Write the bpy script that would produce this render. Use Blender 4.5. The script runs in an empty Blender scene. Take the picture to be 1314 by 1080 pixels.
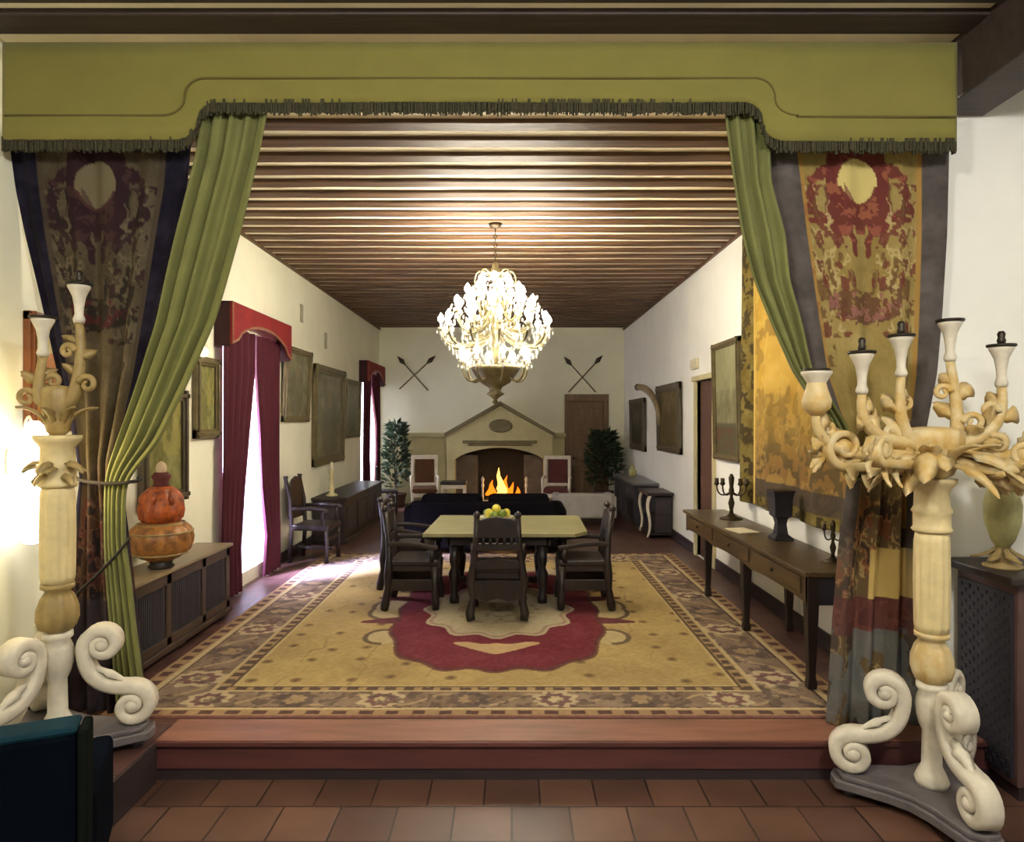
import bpy, bmesh, math, random
import numpy as np
from mathutils import Vector, Matrix

random.seed(7)
rng = np.random.default_rng(11)
PI = math.pi
COL = bpy.context.scene.collection
EYE = 1.87          # eye height above the raised hall floor
F = 876.0           # focal length in pixels for 1314 wide
CX, CY = 656.5, 540.0
LOW = -0.23         # level of the lower front floor
XL, XR, YB = -3.05, 2.58, 15.7
HC = 3.99


def P(px, py, D):
    return Vector(((px - CX) * D / F, D, EYE - (py - CY) * D / F))


def lin(c):
    out = []
    for v in c[:3]:
        v = v / 255.0
        out.append(v / 12.92 if v <= 0.04045 else ((v + 0.055) / 1.055) ** 2.4)
    return (*out, 1.0)


def linv(a):
    a = np.asarray(a, float) / 255.0
    return np.where(a <= 0.04045, a / 12.92, ((a + 0.055) / 1.055) ** 2.4)


# ------------------------------------------------------------------ materials
def mat(name, rgb, rough=0.6, var=0.18, scale=6.0, metal=0.0, bump=0.0, stretch=(1, 1, 1),
        emit=0.0, rgb2=None, spec=0.5, sheen=0.0):
    m = bpy.data.materials.new(name)
    m.use_nodes = True
    nt = m.node_tree
    b = nt.nodes['Principled BSDF']
    tc = nt.nodes.new('ShaderNodeTexCoord')
    mp = nt.nodes.new('ShaderNodeMapping')
    mp.inputs['Scale'].default_value = stretch
    nz = nt.nodes.new('ShaderNodeTexNoise')
    nz.inputs['Scale'].default_value = scale
    nz.inputs['Detail'].default_value = 5
    nz.inputs['Roughness'].default_value = 0.6
    nt.links.new(tc.outputs['Object'], mp.inputs['Vector'])
    nt.links.new(mp.outputs['Vector'], nz.inputs['Vector'])
    rp = nt.nodes.new('ShaderNodeValToRGB')
    c = lin(rgb)
    if rgb2 is None:
        lo = [x * (1 - var) for x in c[:3]] + [1]
        hi = [min(1, x * (1 + var)) for x in c[:3]] + [1]
    else:
        lo, hi = c, lin(rgb2)
    rp.color_ramp.elements[0].position = 0.3
    rp.color_ramp.elements[1].position = 0.7
    rp.color_ramp.elements[0].color = lo
    rp.color_ramp.elements[1].color = hi
    nt.links.new(nz.outputs['Fac'], rp.inputs['Fac'])
    nt.links.new(rp.outputs['Color'], b.inputs['Base Color'])
    b.inputs['Roughness'].default_value = rough
    b.inputs['Metallic'].default_value = metal
    b.inputs['Specular IOR Level'].default_value = spec
    if sheen:
        b.inputs['Sheen Weight'].default_value = sheen
    if bump:
        bp = nt.nodes.new('ShaderNodeBump')
        bp.inputs['Strength'].default_value = bump
        bp.inputs['Distance'].default_value = 0.02
        nt.links.new(nz.outputs['Fac'], bp.inputs['Height'])
        nt.links.new(bp.outputs['Normal'], b.inputs['Normal'])
    if emit:
        nt.links.new(rp.outputs['Color'], b.inputs['Emission Color'])
        b.inputs['Emission Strength'].default_value = emit
    return m


def mat_col(name, rough=0.9, bump=0.25, sheen=0.0, scale=160):
    """woven material coloured by the mesh's own colour attribute"""
    m = bpy.data.materials.new(name)
    m.use_nodes = True
    nt = m.node_tree
    b = nt.nodes['Principled BSDF']
    at = nt.nodes.new('ShaderNodeAttribute')
    at.attribute_name = 'Col'
    nt.links.new(at.outputs['Color'], b.inputs['Base Color'])
    b.inputs['Roughness'].default_value = rough
    b.inputs['Specular IOR Level'].default_value = 0.15
    b.inputs['Sheen Weight'].default_value = sheen
    tc = nt.nodes.new('ShaderNodeTexCoord')
    nz = nt.nodes.new('ShaderNodeTexNoise')
    nz.inputs['Scale'].default_value = scale
    bp = nt.nodes.new('ShaderNodeBump')
    bp.inputs['Strength'].default_value = bump
    bp.inputs['Distance'].default_value = 0.004
    nt.links.new(tc.outputs['Object'], nz.inputs['Vector'])
    nt.links.new(nz.outputs['Fac'], bp.inputs['Height'])
    nt.links.new(bp.outputs['Normal'], b.inputs['Normal'])
    return m


def mat_emit(name, rgb, strength):
    m = bpy.data.materials.new(name)
    m.use_nodes = True
    nt = m.node_tree
    nt.nodes.remove(nt.nodes['Principled BSDF'])
    e = nt.nodes.new('ShaderNodeEmission')
    e.inputs['Color'].default_value = lin(rgb)
    e.inputs['Strength'].default_value = strength
    nt.links.new(e.outputs[0], nt.nodes['Material Output'].inputs[0])
    return m


def mat_trans(name, rgb, mix=0.5, rough=0.8):
    m = bpy.data.materials.new(name)
    m.use_nodes = True
    nt = m.node_tree
    b = nt.nodes['Principled BSDF']
    b.inputs['Base Color'].default_value = lin(rgb)
    b.inputs['Roughness'].default_value = rough
    t = nt.nodes.new('ShaderNodeBsdfTranslucent')
    t.inputs['Color'].default_value = lin(rgb)
    mx = nt.nodes.new('ShaderNodeMixShader')
    mx.inputs[0].default_value = mix
    nt.links.new(b.outputs[0], mx.inputs[1])
    nt.links.new(t.outputs[0], mx.inputs[2])
    nt.links.new(mx.outputs[0], nt.nodes['Material Output'].inputs[0])
    return m


def mat_tiles(name, cols, mortar, size, rough=0.4, spec=0.4, bump=0.25):
    m = bpy.data.materials.new(name)
    m.use_nodes = True
    nt = m.node_tree
    b = nt.nodes['Principled BSDF']
    tc = nt.nodes.new('ShaderNodeTexCoord')
    br = nt.nodes.new('ShaderNodeTexBrick')
    br.offset = 0.5
    br.inputs['Scale'].default_value = 1.0
    br.inputs['Brick Width'].default_value = size
    br.inputs['Row Height'].default_value = size
    br.inputs['Mortar Size'].default_value = 0.006
    br.inputs['Mortar Smooth'].default_value = 0.3
    br.inputs['Color1'].default_value = lin(cols[0])
    br.inputs['Color2'].default_value = lin(cols[1])
    br.inputs['Mortar'].default_value = lin(mortar)
    nt.links.new(tc.outputs['Object'], br.inputs['Vector'])
    nz = nt.nodes.new('ShaderNodeTexNoise')
    nz.inputs['Scale'].default_value = 3.0
    nz.inputs['Detail'].default_value = 6
    nt.links.new(tc.outputs['Object'], nz.inputs['Vector'])
    mx = nt.nodes.new('ShaderNodeMixRGB')
    mx.blend_type = 'OVERLAY'
    mx.inputs['Fac'].default_value = 0.55
    nt.links.new(br.outputs['Color'], mx.inputs['Color1'])
    nt.links.new(nz.outputs['Fac'], mx.inputs['Color2'])
    nt.links.new(mx.outputs['Color'], b.inputs['Base Color'])
    b.inputs['Roughness'].default_value = rough
    b.inputs['Specular IOR Level'].default_value = spec
    bp = nt.nodes.new('ShaderNodeBump')
    bp.inputs['Strength'].default_value = bump
    bp.inputs['Distance'].default_value = 0.01
    bp.invert = True
    nt.links.new(br.outputs['Fac'], bp.inputs['Height'])
    nt.links.new(bp.outputs['Normal'], b.inputs['Normal'])
    return m


M = dict(
    wall=mat('cream_plaster', (240, 238, 214), 0.9, 0.05, 1.5, bump=0.05),
    wall_r=mat('white_plaster', (243, 242, 234), 0.9, 0.04, 1.5, bump=0.05),
    plaster=mat('ceiling_plaster', (244, 236, 208), 0.9, 0.06, 3),
    beam=mat('brown_beam_wood', (88, 62, 40), 0.55, 0.45, 3, stretch=(0.4, 6, 6), bump=0.3),
    darkbeam=mat('dark_beam_wood', (52, 40, 36), 0.6, 0.35, 3, stretch=(0.5, 6, 6), bump=0.3),
    tile=mat_tiles('terracotta_floor_tile', ((74, 51, 44), (96, 68, 55)), (38, 26, 23), 0.31),
    tile2=mat_tiles('hall_terracotta_tile', ((74, 50, 46), (88, 60, 52)), (44, 32, 30), 0.3),
    step=mat('worn_step_wood', (126, 84, 66), 0.5, 0.3, 2.5, stretch=(0.6, 4, 4), bump=0.15),
    riser=mat('red_brown_riser_wood', (82, 44, 42), 0.55, 0.3, 2.5, stretch=(0.6, 5, 5)),
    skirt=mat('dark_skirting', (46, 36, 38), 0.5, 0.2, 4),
    green=mat('olive_valance_cloth', (118, 112, 50), 0.9, 0.07, 4, bump=0.05, sheen=0.1),
    curtain=mat('olive_curtain_cloth', (106, 108, 58), 0.85, 0.12, 6, sheen=0.05),
    piping=mat('brown_green_piping', (94, 84, 36), 0.9, 0.1, 10),
    fringe=mat('dark_fringe', (58, 54, 34), 0.95, 0.45, 60),
    wood=mat('dark_oak', (36, 26, 22), 0.45, 0.35, 4, stretch=(3, 3, 0.6), bump=0.1),
    wood2=mat('worn_walnut', (76, 60, 38), 0.35, 0.35, 4, stretch=(4, 0.7, 4), bump=0.1),
    woodblue=mat('bluish_dark_wood', (40, 38, 46), 0.5, 0.25, 4, stretch=(2, 2, .7)),
    doorwood=mat('brown_door_wood', (116, 90, 62), 0.55, 0.25, 3, stretch=(5, 5, 0.5)),
    reddoor=mat('red_brown_door_wood', (86, 58, 44), 0.5, 0.25, 3, stretch=(5, 5, 0.5)),
    frame=mat('old_gilt_frame', (98, 86, 54), 0.45, 0.3, 9, bump=0.2),
    frame_d=mat('dark_frame', (74, 64, 44), 0.45, 0.3, 9),
    frame_b=mat('red_brown_frame', (120, 70, 36), 0.45, 0.3, 9),
    red=mat('red_pelmet_cloth', (120, 20, 24), 0.85, 0.2, 6),
    redside=mat('dark_red_pelmet_side', (52, 24, 28), 0.9, 0.2, 6),
    trimc=mat('tan_braid', (140, 96, 70), 0.8, 0.2, 30),
    white_paint=mat('aged_white_paint', (208, 200, 182), 0.55, 0.16, 9, bump=0.12),
    cream_gilt=mat('cream_and_gilt_wood', (206, 192, 152), 0.5, 0.3, 11, bump=0.2, rgb2=(186, 150, 76)),
    shaftp=mat('cream_shaft_paint', (214, 196, 146), 0.5, 0.15, 8),
    old_gilt=mat('dull_gilt_wood', (150, 128, 80), 0.5, 0.25, 10),
    plinth=mat('grey_plinth_paint', (92, 86, 88), 0.6, 0.25, 7),
    dark=mat('blackened_metal', (48, 42, 34), 0.45, 0.2, 10, metal=0.6),
    bronze=mat('aged_bronze', (118, 108, 76), 0.4, 0.3, 12, metal=0.5),
    brass=mat('dark_brass', (64, 54, 38), 0.35, 0.3, 12, metal=0.7),
    black=mat('black_leather', (12, 10, 13), 0.8, 0.2, 8, spec=.02),
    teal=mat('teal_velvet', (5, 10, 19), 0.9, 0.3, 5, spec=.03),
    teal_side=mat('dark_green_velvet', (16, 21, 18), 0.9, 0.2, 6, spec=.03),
    grey=mat('pale_grey_cloth', (156, 152, 148), 0.9, 0.1, 6),
    stone=mat('pale_stone', (196, 186, 142), 0.85, 0.12, 3, bump=0.1),
    stone_d=mat('grey_green_stone', (118, 108, 78), 0.85, 0.2, 5, bump=0.1),
    soot=mat('sooty_brick', (30, 27, 26), 0.95, 0.4, 5),
    soot_l=mat('grey_firebox_side', (92, 86, 78), 0.95, 0.3, 4),
    leaf=mat('dark_green_leaf', (46, 62, 40), 0.6, 0.4, 4),
    pot=mat('dark_clay_pot', (74, 52, 42), 0.7, 0.2, 6),
    whitech=mat('white_chair_paint', (226, 216, 200), 0.5, 0.08, 8),
    maroon=mat('maroon_upholstery', (92, 40, 38), 0.8, 0.2, 8),
    brownup=mat('brown_upholstery', (88, 52, 26), 0.8, 0.2, 8),
    tabletop=mat('pale_waxed_tabletop', (160, 154, 112), 0.25, 0.10, 3, stretch=(0.7, 4, 4)),
    urn_o=mat('orange_lacquer', (206, 104, 40), 0.4, 0.35, 16, rgb2=(104, 42, 28)),
    urn_g=mat('gold_lacquer', (186, 126, 62), 0.4, 0.3, 14, bump=.2, rgb2=(100, 62, 36)),
    pale=mat('pale_bone', (206, 182, 148), 0.6, 0.15, 10),
    grille=mat('dark_cabinet_panel', (46, 42, 50), 0.6, 0.25, 40),
    cab_top_lit=mat('window_lit_cabinet_top', (128, 112, 82), 0.4, 0.15, 5),  # window light on the top is put into its colour
    cabwood=mat('cabinet_brown_frame', (60, 45, 35), 0.5, 0.25, 5),
    glass_warm=None,
    marble=mat('grey_green_glaze', (168, 164, 112), 0.5, 0.3, 8),
    yellow=mat('lemon_and_apple_skin', (214, 200, 70), 0.5, 0.15, 10),
    applegreen=mat('green_fruit_skin', (112, 132, 50), 0.5, 0.2, 10),
    ivory=mat('ivory_ceramic', (222, 214, 184), 0.4, 0.06, 10),
    log=mat('charred_log', (60, 42, 32), 0.9, 0.4, 8),
    plastic=mat('off_white_plastic', (216, 208, 176), 0.5, 0.05, 10),
    cord=mat('dark_cord', (30, 24, 16), 0.9, 0.3, 60),
)
M['tap'] = mat_col('woven_tapestry', 0.95, 0.3)
M['rugm'] = mat_col('knotted_wool_rug', 0.95, 0.4)
M['paint'] = mat_col('old_oil_paint', 0.35, 0.1)
M['wine'] = mat_trans('wine_curtain_cloth', (76, 18, 36), 0.22, 0.9)
M['sheer'] = mat_trans('white_glow_sheer', (236, 232, 244), 0.65, 0.9)
_nt = M['sheer'].node_tree
_o = _nt.nodes['Material Output']
_src = _o.inputs[0].links[0].from_socket
_tr = _nt.nodes.new('ShaderNodeBsdfTransparent')
_mx = _nt.nodes.new('ShaderNodeMixShader')
_mx.inputs[0].default_value = .4
_nt.links.new(_src, _mx.inputs[1])
_nt.links.new(_tr.outputs[0], _mx.inputs[2])
_nt.links.new(_mx.outputs[0], _o.inputs[0])
M['bulb'] = mat_emit('lit_bulb', (255, 244, 220), 90)
M['crystal'] = mat_trans('cut_crystal', (246, 244, 236), 0.55, 0.12)
M['shade'] = mat_emit('lit_lamp_glass', (255, 250, 238), 5.0)
M['flame'] = mat_emit('fire_flame', (255, 120, 24), 2.2)
M['flame2'] = mat_emit('fire_flame_core', (255, 190, 80), 4)
M['picglobe'] = mat_emit('lit_globe', (255, 244, 190), 3)
_g = bpy.data.materials.new('window_glass')
_g.use_nodes = True
_nt = _g.node_tree
_nt.nodes.remove(_nt.nodes['Principled BSDF'])
_tr = _nt.nodes.new('ShaderNodeBsdfTransparent')
_gl = _nt.nodes.new('ShaderNodeBsdfGlossy')
_gl.inputs['Roughness'].default_value = .02
_mx = _nt.nodes.new('ShaderNodeMixShader')
_mx.inputs[0].default_value = .06
_nt.links.new(_tr.outputs[0], _mx.inputs[1])
_nt.links.new(_gl.outputs[0], _mx.inputs[2])
_nt.links.new(_mx.outputs[0], _nt.nodes['Material Output'].inputs[0])
M['glass'] = _g


# ------------------------------------------------------------------ mesh helpers
def obj(name, bm, m, parent=None, loc=None, smooth=False, bevel=0.0, rotz=0.0):
    me = bpy.data.meshes.new(name)
    bmesh.ops.recalc_face_normals(bm, faces=bm.faces)
    bm.to_mesh(me)
    bm.free()
    for mm in (m if isinstance(m, (list, tuple)) else [m]):
        me.materials.append(mm)
    o = bpy.data.objects.new(name, me)
    COL.objects.link(o)
    if parent is not None:
        o.parent = parent
    if loc is not None:
        o.location = loc
    if rotz:
        o.rotation_euler = (0, 0, rotz)
    if smooth:
        for p in me.polygons:
            p.use_smooth = True
    if bevel:
        md = o.modifiers.new('bevel', 'BEVEL')
        md.width = bevel
        md.segments = 2
        md.limit_method = 'ANGLE'
    return o


def tag(o, label, cat, group=None, kind=None):
    o['label'] = label
    o['category'] = cat
    if group:
        o['group'] = group
    if kind:
        o['kind'] = kind
    return o


def thing(name, label, cat, loc=(0, 0, 0), rotz=0.0, group=None):
    o = bpy.data.objects.new(name, None)
    COL.objects.link(o)
    o.location = loc
    o.rotation_euler = (0, 0, rotz)
    o.empty_display_size = 0.1
    return tag(o, label, cat, group)


def struct(o):
    o['kind'] = 'structure'
    return o


def dup(root, loc, rotz, label=None):
    r = root.copy()
    COL.objects.link(r)
    r.location = loc
    r.rotation_euler = (0, 0, rotz)
    if label:
        r['label'] = label
    for ch in list(root.children):
        c = ch.copy()
        COL.objects.link(c)
        c.parent = r
        for g in list(ch.children):
            d = g.copy()
            COL.objects.link(d)
            d.parent = c
    return r


def B():
    return bmesh.new()


def box(bm, x0, x1, y0, y1, z0, z1, mi=0):
    vs = [bm.verts.new((x, y, z)) for x in (x0, x1) for y in (y0, y1) for z in (z0, z1)]
    for f in ((0, 1, 3, 2), (4, 6, 7, 5), (0, 4, 5, 1), (2, 3, 7, 6), (0, 2, 6, 4), (1, 5, 7, 3)):
        fc = bm.faces.new([vs[i] for i in f])
        fc.material_index = mi
    return bm


def bx(*a):
    return box(B(), *a)


def lathe(bm, prof, seg=24, c=(0, 0, 0), flute=0, famp=0.0, twist=0.0, frange=None, squash=(1, 1)):
    rings = []
    for k, (r, z) in enumerate(prof):
        ring = []
        for i in range(seg):
            a = 2 * PI * i / seg
            rr = r
            if flute and (frange is None or frange[0] <= z <= frange[1]):
                rr = r * (1 + famp * math.cos(flute * a + twist * z))
            ring.append(bm.verts.new((c[0] + rr * math.cos(a) * squash[0], c[1] + rr * math.sin(a) * squash[1], c[2] + z)))
        rings.append(ring)
    for a, b in zip(rings[:-1], rings[1:]):
        for i in range(seg):
            j = (i + 1) % seg
            bm.faces.new((a[i], a[j], b[j], b[i]))
    bm.faces.new(rings[0][::-1])
    bm.faces.new(rings[-1])
    return bm


def tube(bm, pts, radii, seg=8, cap=True):
    pts = [Vector(p) for p in pts]
    if not isinstance(radii, (list, tuple)):
        radii = [radii] * len(pts)
    n = len(pts)
    t0 = (pts[1] - pts[0]).normalized()
    up = Vector((0, 0, 1)) if abs(t0.z) < 0.9 else Vector((1, 0, 0))
    nrm = t0.cross(up).normalized()
    rings = []
    for k in range(n):
        t = (pts[min(k + 1, n - 1)] - pts[max(k - 1, 0)]).normalized()
        nrm = (nrm - t * nrm.dot(t))
        nrm = nrm.normalized() if nrm.length > 1e-6 else t.orthogonal().normalized()
        bn = t.cross(nrm)
        rings.append([bm.verts.new(pts[k] + (nrm * math.cos(2 * PI * i / seg) + bn * math.sin(2 * PI * i / seg)) * radii[k])
                      for i in range(seg)])
    for a, b in zip(rings[:-1], rings[1:]):
        for i in range(seg):
            j = (i + 1) % seg
            bm.faces.new((a[i], a[j], b[j], b[i]))
    if cap:
        bm.faces.new(rings[0][::-1])
        bm.faces.new(rings[-1])
    return bm


def ribbon(bm, pts, side, width, thick):
    pts = [Vector(p) for p in pts]
    side = Vector(side).normalized()
    n = len(pts)
    rings = []
    for k in range(n):
        t = (pts[min(k + 1, n - 1)] - pts[max(k - 1, 0)]).normalized()
        nr = side.cross(t).normalized()
        w = (width[k] if isinstance(width, list) else width) / 2
        h = (thick[k] if isinstance(thick, list) else thick) / 2
        p = pts[k]
        rings.append([bm.verts.new(v) for v in (
            p - side * w - nr * h * .5, p - side * w * .8 - nr * h, p + side * w * .8 - nr * h, p + side * w - nr * h * .5,
            p + side * w + nr * h * .5, p + side * w * .8 + nr * h, p - side * w * .8 + nr * h, p - side * w + nr * h * .5)])
    for a, b in zip(rings[:-1], rings[1:]):
        for i in range(8):
            j = (i + 1) % 8
            bm.faces.new((a[i], a[j], b[j], b[i]))
    bm.faces.new(rings[0][::-1])
    bm.faces.new(rings[-1])
    return bm


def bez(p0, p1, p2, p3, n=14):
    p0, p1, p2, p3 = map(Vector, (p0, p1, p2, p3))
    return [p0 * (1 - t) ** 3 + p1 * 3 * t * (1 - t) ** 2 + p2 * 3 * t * t * (1 - t) + p3 * t ** 3
            for t in [i / n for i in range(n + 1)]]


def leaf(bm, base, d, up, L, W, curl=0.5, n=7):
    d = Vector(d).normalized()
    s = d.cross(Vector(up)).normalized()
    u = s.cross(d).normalized()
    prev = None
    base = Vector(base)
    p = base.copy()
    ang = 0.0
    for k in range(n + 1):
        t = k / n
        w = W * (math.sin(PI * min(1, t * 0.92 + 0.08)) ** 0.8) * (1 + 0.18 * math.sin(k * 2.4))
        dirv = d * math.cos(ang) + u * math.sin(ang)
        nv = -d * math.sin(ang) + u * math.cos(ang)
        row = [bm.verts.new(p - s * w - nv * w * .25), bm.verts.new(p + nv * w * .3), bm.verts.new(p + s * w - nv * w * .25),
               bm.verts.new(p - nv * 0.012)]
        if prev:
            for i in range(4):
                j = (i + 1) % 4
                bm.faces.new((prev[i], prev[j], row[j], row[i]))
        else:
            bm.faces.new(row)
        prev = row
        p = p + dirv * (L / n)
        ang += curl / n * 2
    bm.faces.new(prev[::-1])
    return bm


def ball(bm, c, r, seg=10, sq=(1, 1, 1)):
    mt = Matrix.Translation(Vector(c)) @ Matrix.Diagonal((r * sq[0], r * sq[1], r * sq[2], 1))
    bmesh.ops.create_uvsphere(bm, u_segments=seg, v_segments=max(6, seg * 2 // 3), radius=1.0, matrix=mt)
    return bm


def prism(bm, poly, axis, a0, a1, mi=0):
    """extrude a 2-D polygon. axis 'y': poly=(x,z); 'x': poly=(y,z); 'z': poly=(x,y)"""
    def v(p, a):
        return {'y': (p[0], a, p[1]), 'x': (a, p[0], p[1]), 'z': (p[0], p[1], a)}[axis]
    A = [bm.verts.new(v(p, a0)) for p in poly]
    Bv = [bm.verts.new(v(p, a1)) for p in poly]
    n = len(poly)
    f = [bm.faces.new(A), bm.faces.new(Bv[::-1])]
    for i in range(n):
        j = (i + 1) % n
        f.append(bm.faces.new((A[j], A[i], Bv[i], Bv[j])))
    for q in f:
        q.material_index = mi
    return bm


def grid_obj(name, X, Y, Z, col, m, parent=None, solid=0.0, loc=None):
    """grid of points (rows x cols arrays) with optional per-point colour"""
    R, C = X.shape
    me = bpy.data.meshes.new(name)
    co = np.stack([X, Y, Z], -1).reshape(-1, 3)
    idx = np.arange(R * C).reshape(R, C)
    q = np.stack([idx[:-1, :-1], idx[:-1, 1:], idx[1:, 1:], idx[1:, :-1]], -1).reshape(-1, 4)
    me.vertices.add(len(co))
    me.vertices.foreach_set('co', co.astype(np.float32).ravel())
    me.loops.add(q.size)
    me.loops.foreach_set('vertex_index', q.ravel().astype(np.int32))
    me.polygons.add(len(q))
    me.polygons.foreach_set('loop_start', (np.arange(len(q)) * 4).astype(np.int32))
    me.update(calc_edges=True)
    me.validate()
    if col is not None:
        ca = me.color_attributes.new('Col', 'FLOAT_COLOR', 'POINT')
        rgba = np.ones((R * C, 4), np.float32)
        rgba[:, :3] = linv(np.clip(col.reshape(-1, 3), 0, 255))
        ca.data.foreach_set('color', rgba.ravel())
    me.polygons.foreach_set('use_smooth', np.ones(len(q), bool))
    me.materials.append(m)
    o = bpy.data.objects.new(name, me)
    COL.objects.link(o)
    if parent is not None:
        o.parent = parent
    if loc is not None:
        o.location = loc
    if solid:
        md = o.modifiers.new('thickness', 'SOLIDIFY')
        md.thickness = solid
        md.offset = 0
    return o


def vnoise(u, v, sc, seed=0):
    """smooth value noise in 0..1"""
    r = np.random.default_rng(seed)
    G = r.random((96, 96))
    x = np.asarray(u) * sc + 3.1
    y = np.asarray(v) * sc + 7.7
    xi = np.floor(x).astype(int)
    yi = np.floor(y).astype(int)
    fx = x - xi
    fy = y - yi
    fx = fx * fx * (3 - 2 * fx)
    fy = fy * fy * (3 - 2 * fy)
    g = lambda a, b: G[a % 96, b % 96]
    return (g(xi, yi) * (1 - fx) + g(xi + 1, yi) * fx) * (1 - fy) + (g(xi, yi + 1) * (1 - fx) + g(xi + 1, yi + 1) * fx) * fy


def fbm(u, v, sc, seed=0):
    return 0.5 * vnoise(u, v, sc, seed) + 0.3 * vnoise(u, v, sc * 2.1, seed + 1) + 0.2 * vnoise(u, v, sc * 4.3, seed + 2)


def put(col, mask, c, a=1.0):
    c = np.asarray(c, float)
    m = np.clip(np.asarray(mask, float) * a, 0, 1)[..., None]
    return col * (1 - m) + c * m


# ================================================================== ROOM SHELL
# hall floor (raised) with its landing on the left
bm = B()
prism(bm, [(XL, 3.36), (-2.08, 3.36), (-2.08, 4.02), (2.95, 4.02), (2.95, 4.46), (XR, 4.46), (XR, YB), (XL, YB)], 'z', LOW, 0.0)
struct(obj('floor', bm, M['tile2']))
struct(obj('floor_front', bx(XL - .4, 4.3, -1.6, 4.02, LOW - .2, LOW), M['tile']))
# step: nosing board and riser boards
struct(obj('trim_1', box(B(), -2.08, 2.95, 3.985, 4.27, 0.0, 0.006), M['step']))
bm = B()
box(bm, -2.08, 2.95, 3.99, 4.018, -0.165, -0.022)
struct(obj('trim_2', bm, M['riser'], bevel=.004))
struct(obj('trim_3', bx(-2.08, 2.95, 3.965, 4.02, -0.022, 0.0), M['riser']))
struct(obj('landing_shade', bx(-2.08, -2.065, 3.36, 3.965, LOW, -.004), M['skirt']))  # dark board added to shade the landing's side face
struct(obj('riser_foot_shade', bx(-2.08, 2.95, 4.0, 4.018, LOW, -0.165), M['skirt']))  # dark strip standing in for the shadow at the riser foot

# left wall with two window openings
W1 = (7.2, 8.72, 0.15, 2.85)
W2 = (13.75, 15.25, 0.15, 2.85)
bm = B()
TH = 0.35
ys = [-1.6, W1[0], W1[1], W2[0], W2[1], YB + .3]
for i in range(0, 5, 2):
    box(bm, XL - TH, XL, ys[i], ys[i + 1], LOW, 4.3)
for w in (W1, W2):
    box(bm, XL - TH, XL, w[0], w[1], w[3], 4.3)
    box(bm, XL - TH, XL, w[0], w[1], LOW, w[2])
struct(obj('wall_left', bm, M['wall']))
# right hall wall with a doorway
DR = (8.72, 9.5, 0.0, 2.42)
bm = B()
box(bm, XR, XR + .35, 4.3, DR[0], LOW, 4.3)
box(bm, XR, XR + .35, DR[1], YB + .3, LOW, 4.3)
box(bm, XR, XR + .35, DR[0], DR[1], DR[3], 4.3)
struct(obj('wall_right', bm, M['wall_r']))
struct(obj('wall_back', bx(XL, XR, YB, YB + .3, 0, 4.3), M['wall']))
bm = B()
box(bm, XR + .35, 4.3, 4.3, 4.46, LOW, 4.3)
box(bm, XL, XR + .35, 4.3, 4.46, 3.96, 4.3)
struct(obj('wall_front', bm, M['wall_r']))
struct(obj('wall_side', bx(4.1, 4.3, -1.6, 4.3, LOW, 4.3), M['wall_r']))
# skirtings
bm = B()
for a, b in ((4.3, 7.0), (8.95, 13.6)):
    box(bm, XL, XL + .02, a, b, 0, .13)
struct(obj('baseboard_left', bm, M['skirt']))
bm = B()
for a, b in ((4.46, DR[0] - .12), (DR[1] + .12, YB)):
    box(bm, XR - .02, XR, a, b, 0, .14)
struct(obj('baseboard_right', bm, M['skirt']))
struct(obj('baseboard_front', bx(2.96, 4.1, 4.27, 4.3, LOW, .1), M['skirt']))

# hall ceiling: plaster above shallow brown joists
struct(obj('ceiling', bx(XL, XR, 4.46, YB, HC + .028, HC + .2), M['plaster']))
proto = None
k = 0
y = 4.55
while y < YB - .1:
    b = B()
    # slightly irregular hewn joist
    n = 12
    rows = []
    for i in range(n + 1):
        x = XL + (XR - XL) * i / n
        dz = random.uniform(-.003, .003)
        dy = random.uniform(-.006, .006)
        rows.append([b.verts.new((x, yy + dy, z)) for yy, z in ((y, HC + .03), (y, HC + dz + .006), (y + .010, HC + dz), (y + .142, HC + dz),
                                                                (y + .15, HC + dz + .006), (y + .15, HC + .03))])
    for a, c in zip(rows[:-1], rows[1:]):
        for i in range(5):
            b.faces.new((a[i], a[i + 1], c[i + 1], c[i]))
    struct(obj('ceiling_beam', b, M['beam']))
    y += .3
# thin wall plate under the joist ends
struct(obj('trim_5', bx(XL, XL + .035, 4.46, YB, HC - .03, HC), M['beam']))
struct(obj('trim_6', bx(XR - .035, XR, 4.46, YB, HC - .03, HC), M['beam']))

# front room ceiling
struct(obj('ceiling_front', bx(XL - .4, 4.3, -1.6, 4.3, 4.15, 4.35), M['plaster']))
for y in (3.77, 3.476, 3.18, 2.88, 2.56, 2.24, 1.9, 1.5, 1.1):
    struct(obj('ceiling_beam', bx(XL, 2.72, y, y + .2, 4.115, 4.16), M['darkbeam'], bevel=.01))
struct(obj('ceiling_beam', bx(2.64, 2.96, -1.2, 4.29, 3.78, 4.2), M['darkbeam'], bevel=.015))
for y in (3.8, 3.42, 3.1, 2.78):
    struct(obj('ceiling_beam', bx(2.96, 4.1, y, y + .2, 3.86, 4.2), M['darkbeam'], bevel=.01))

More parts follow.
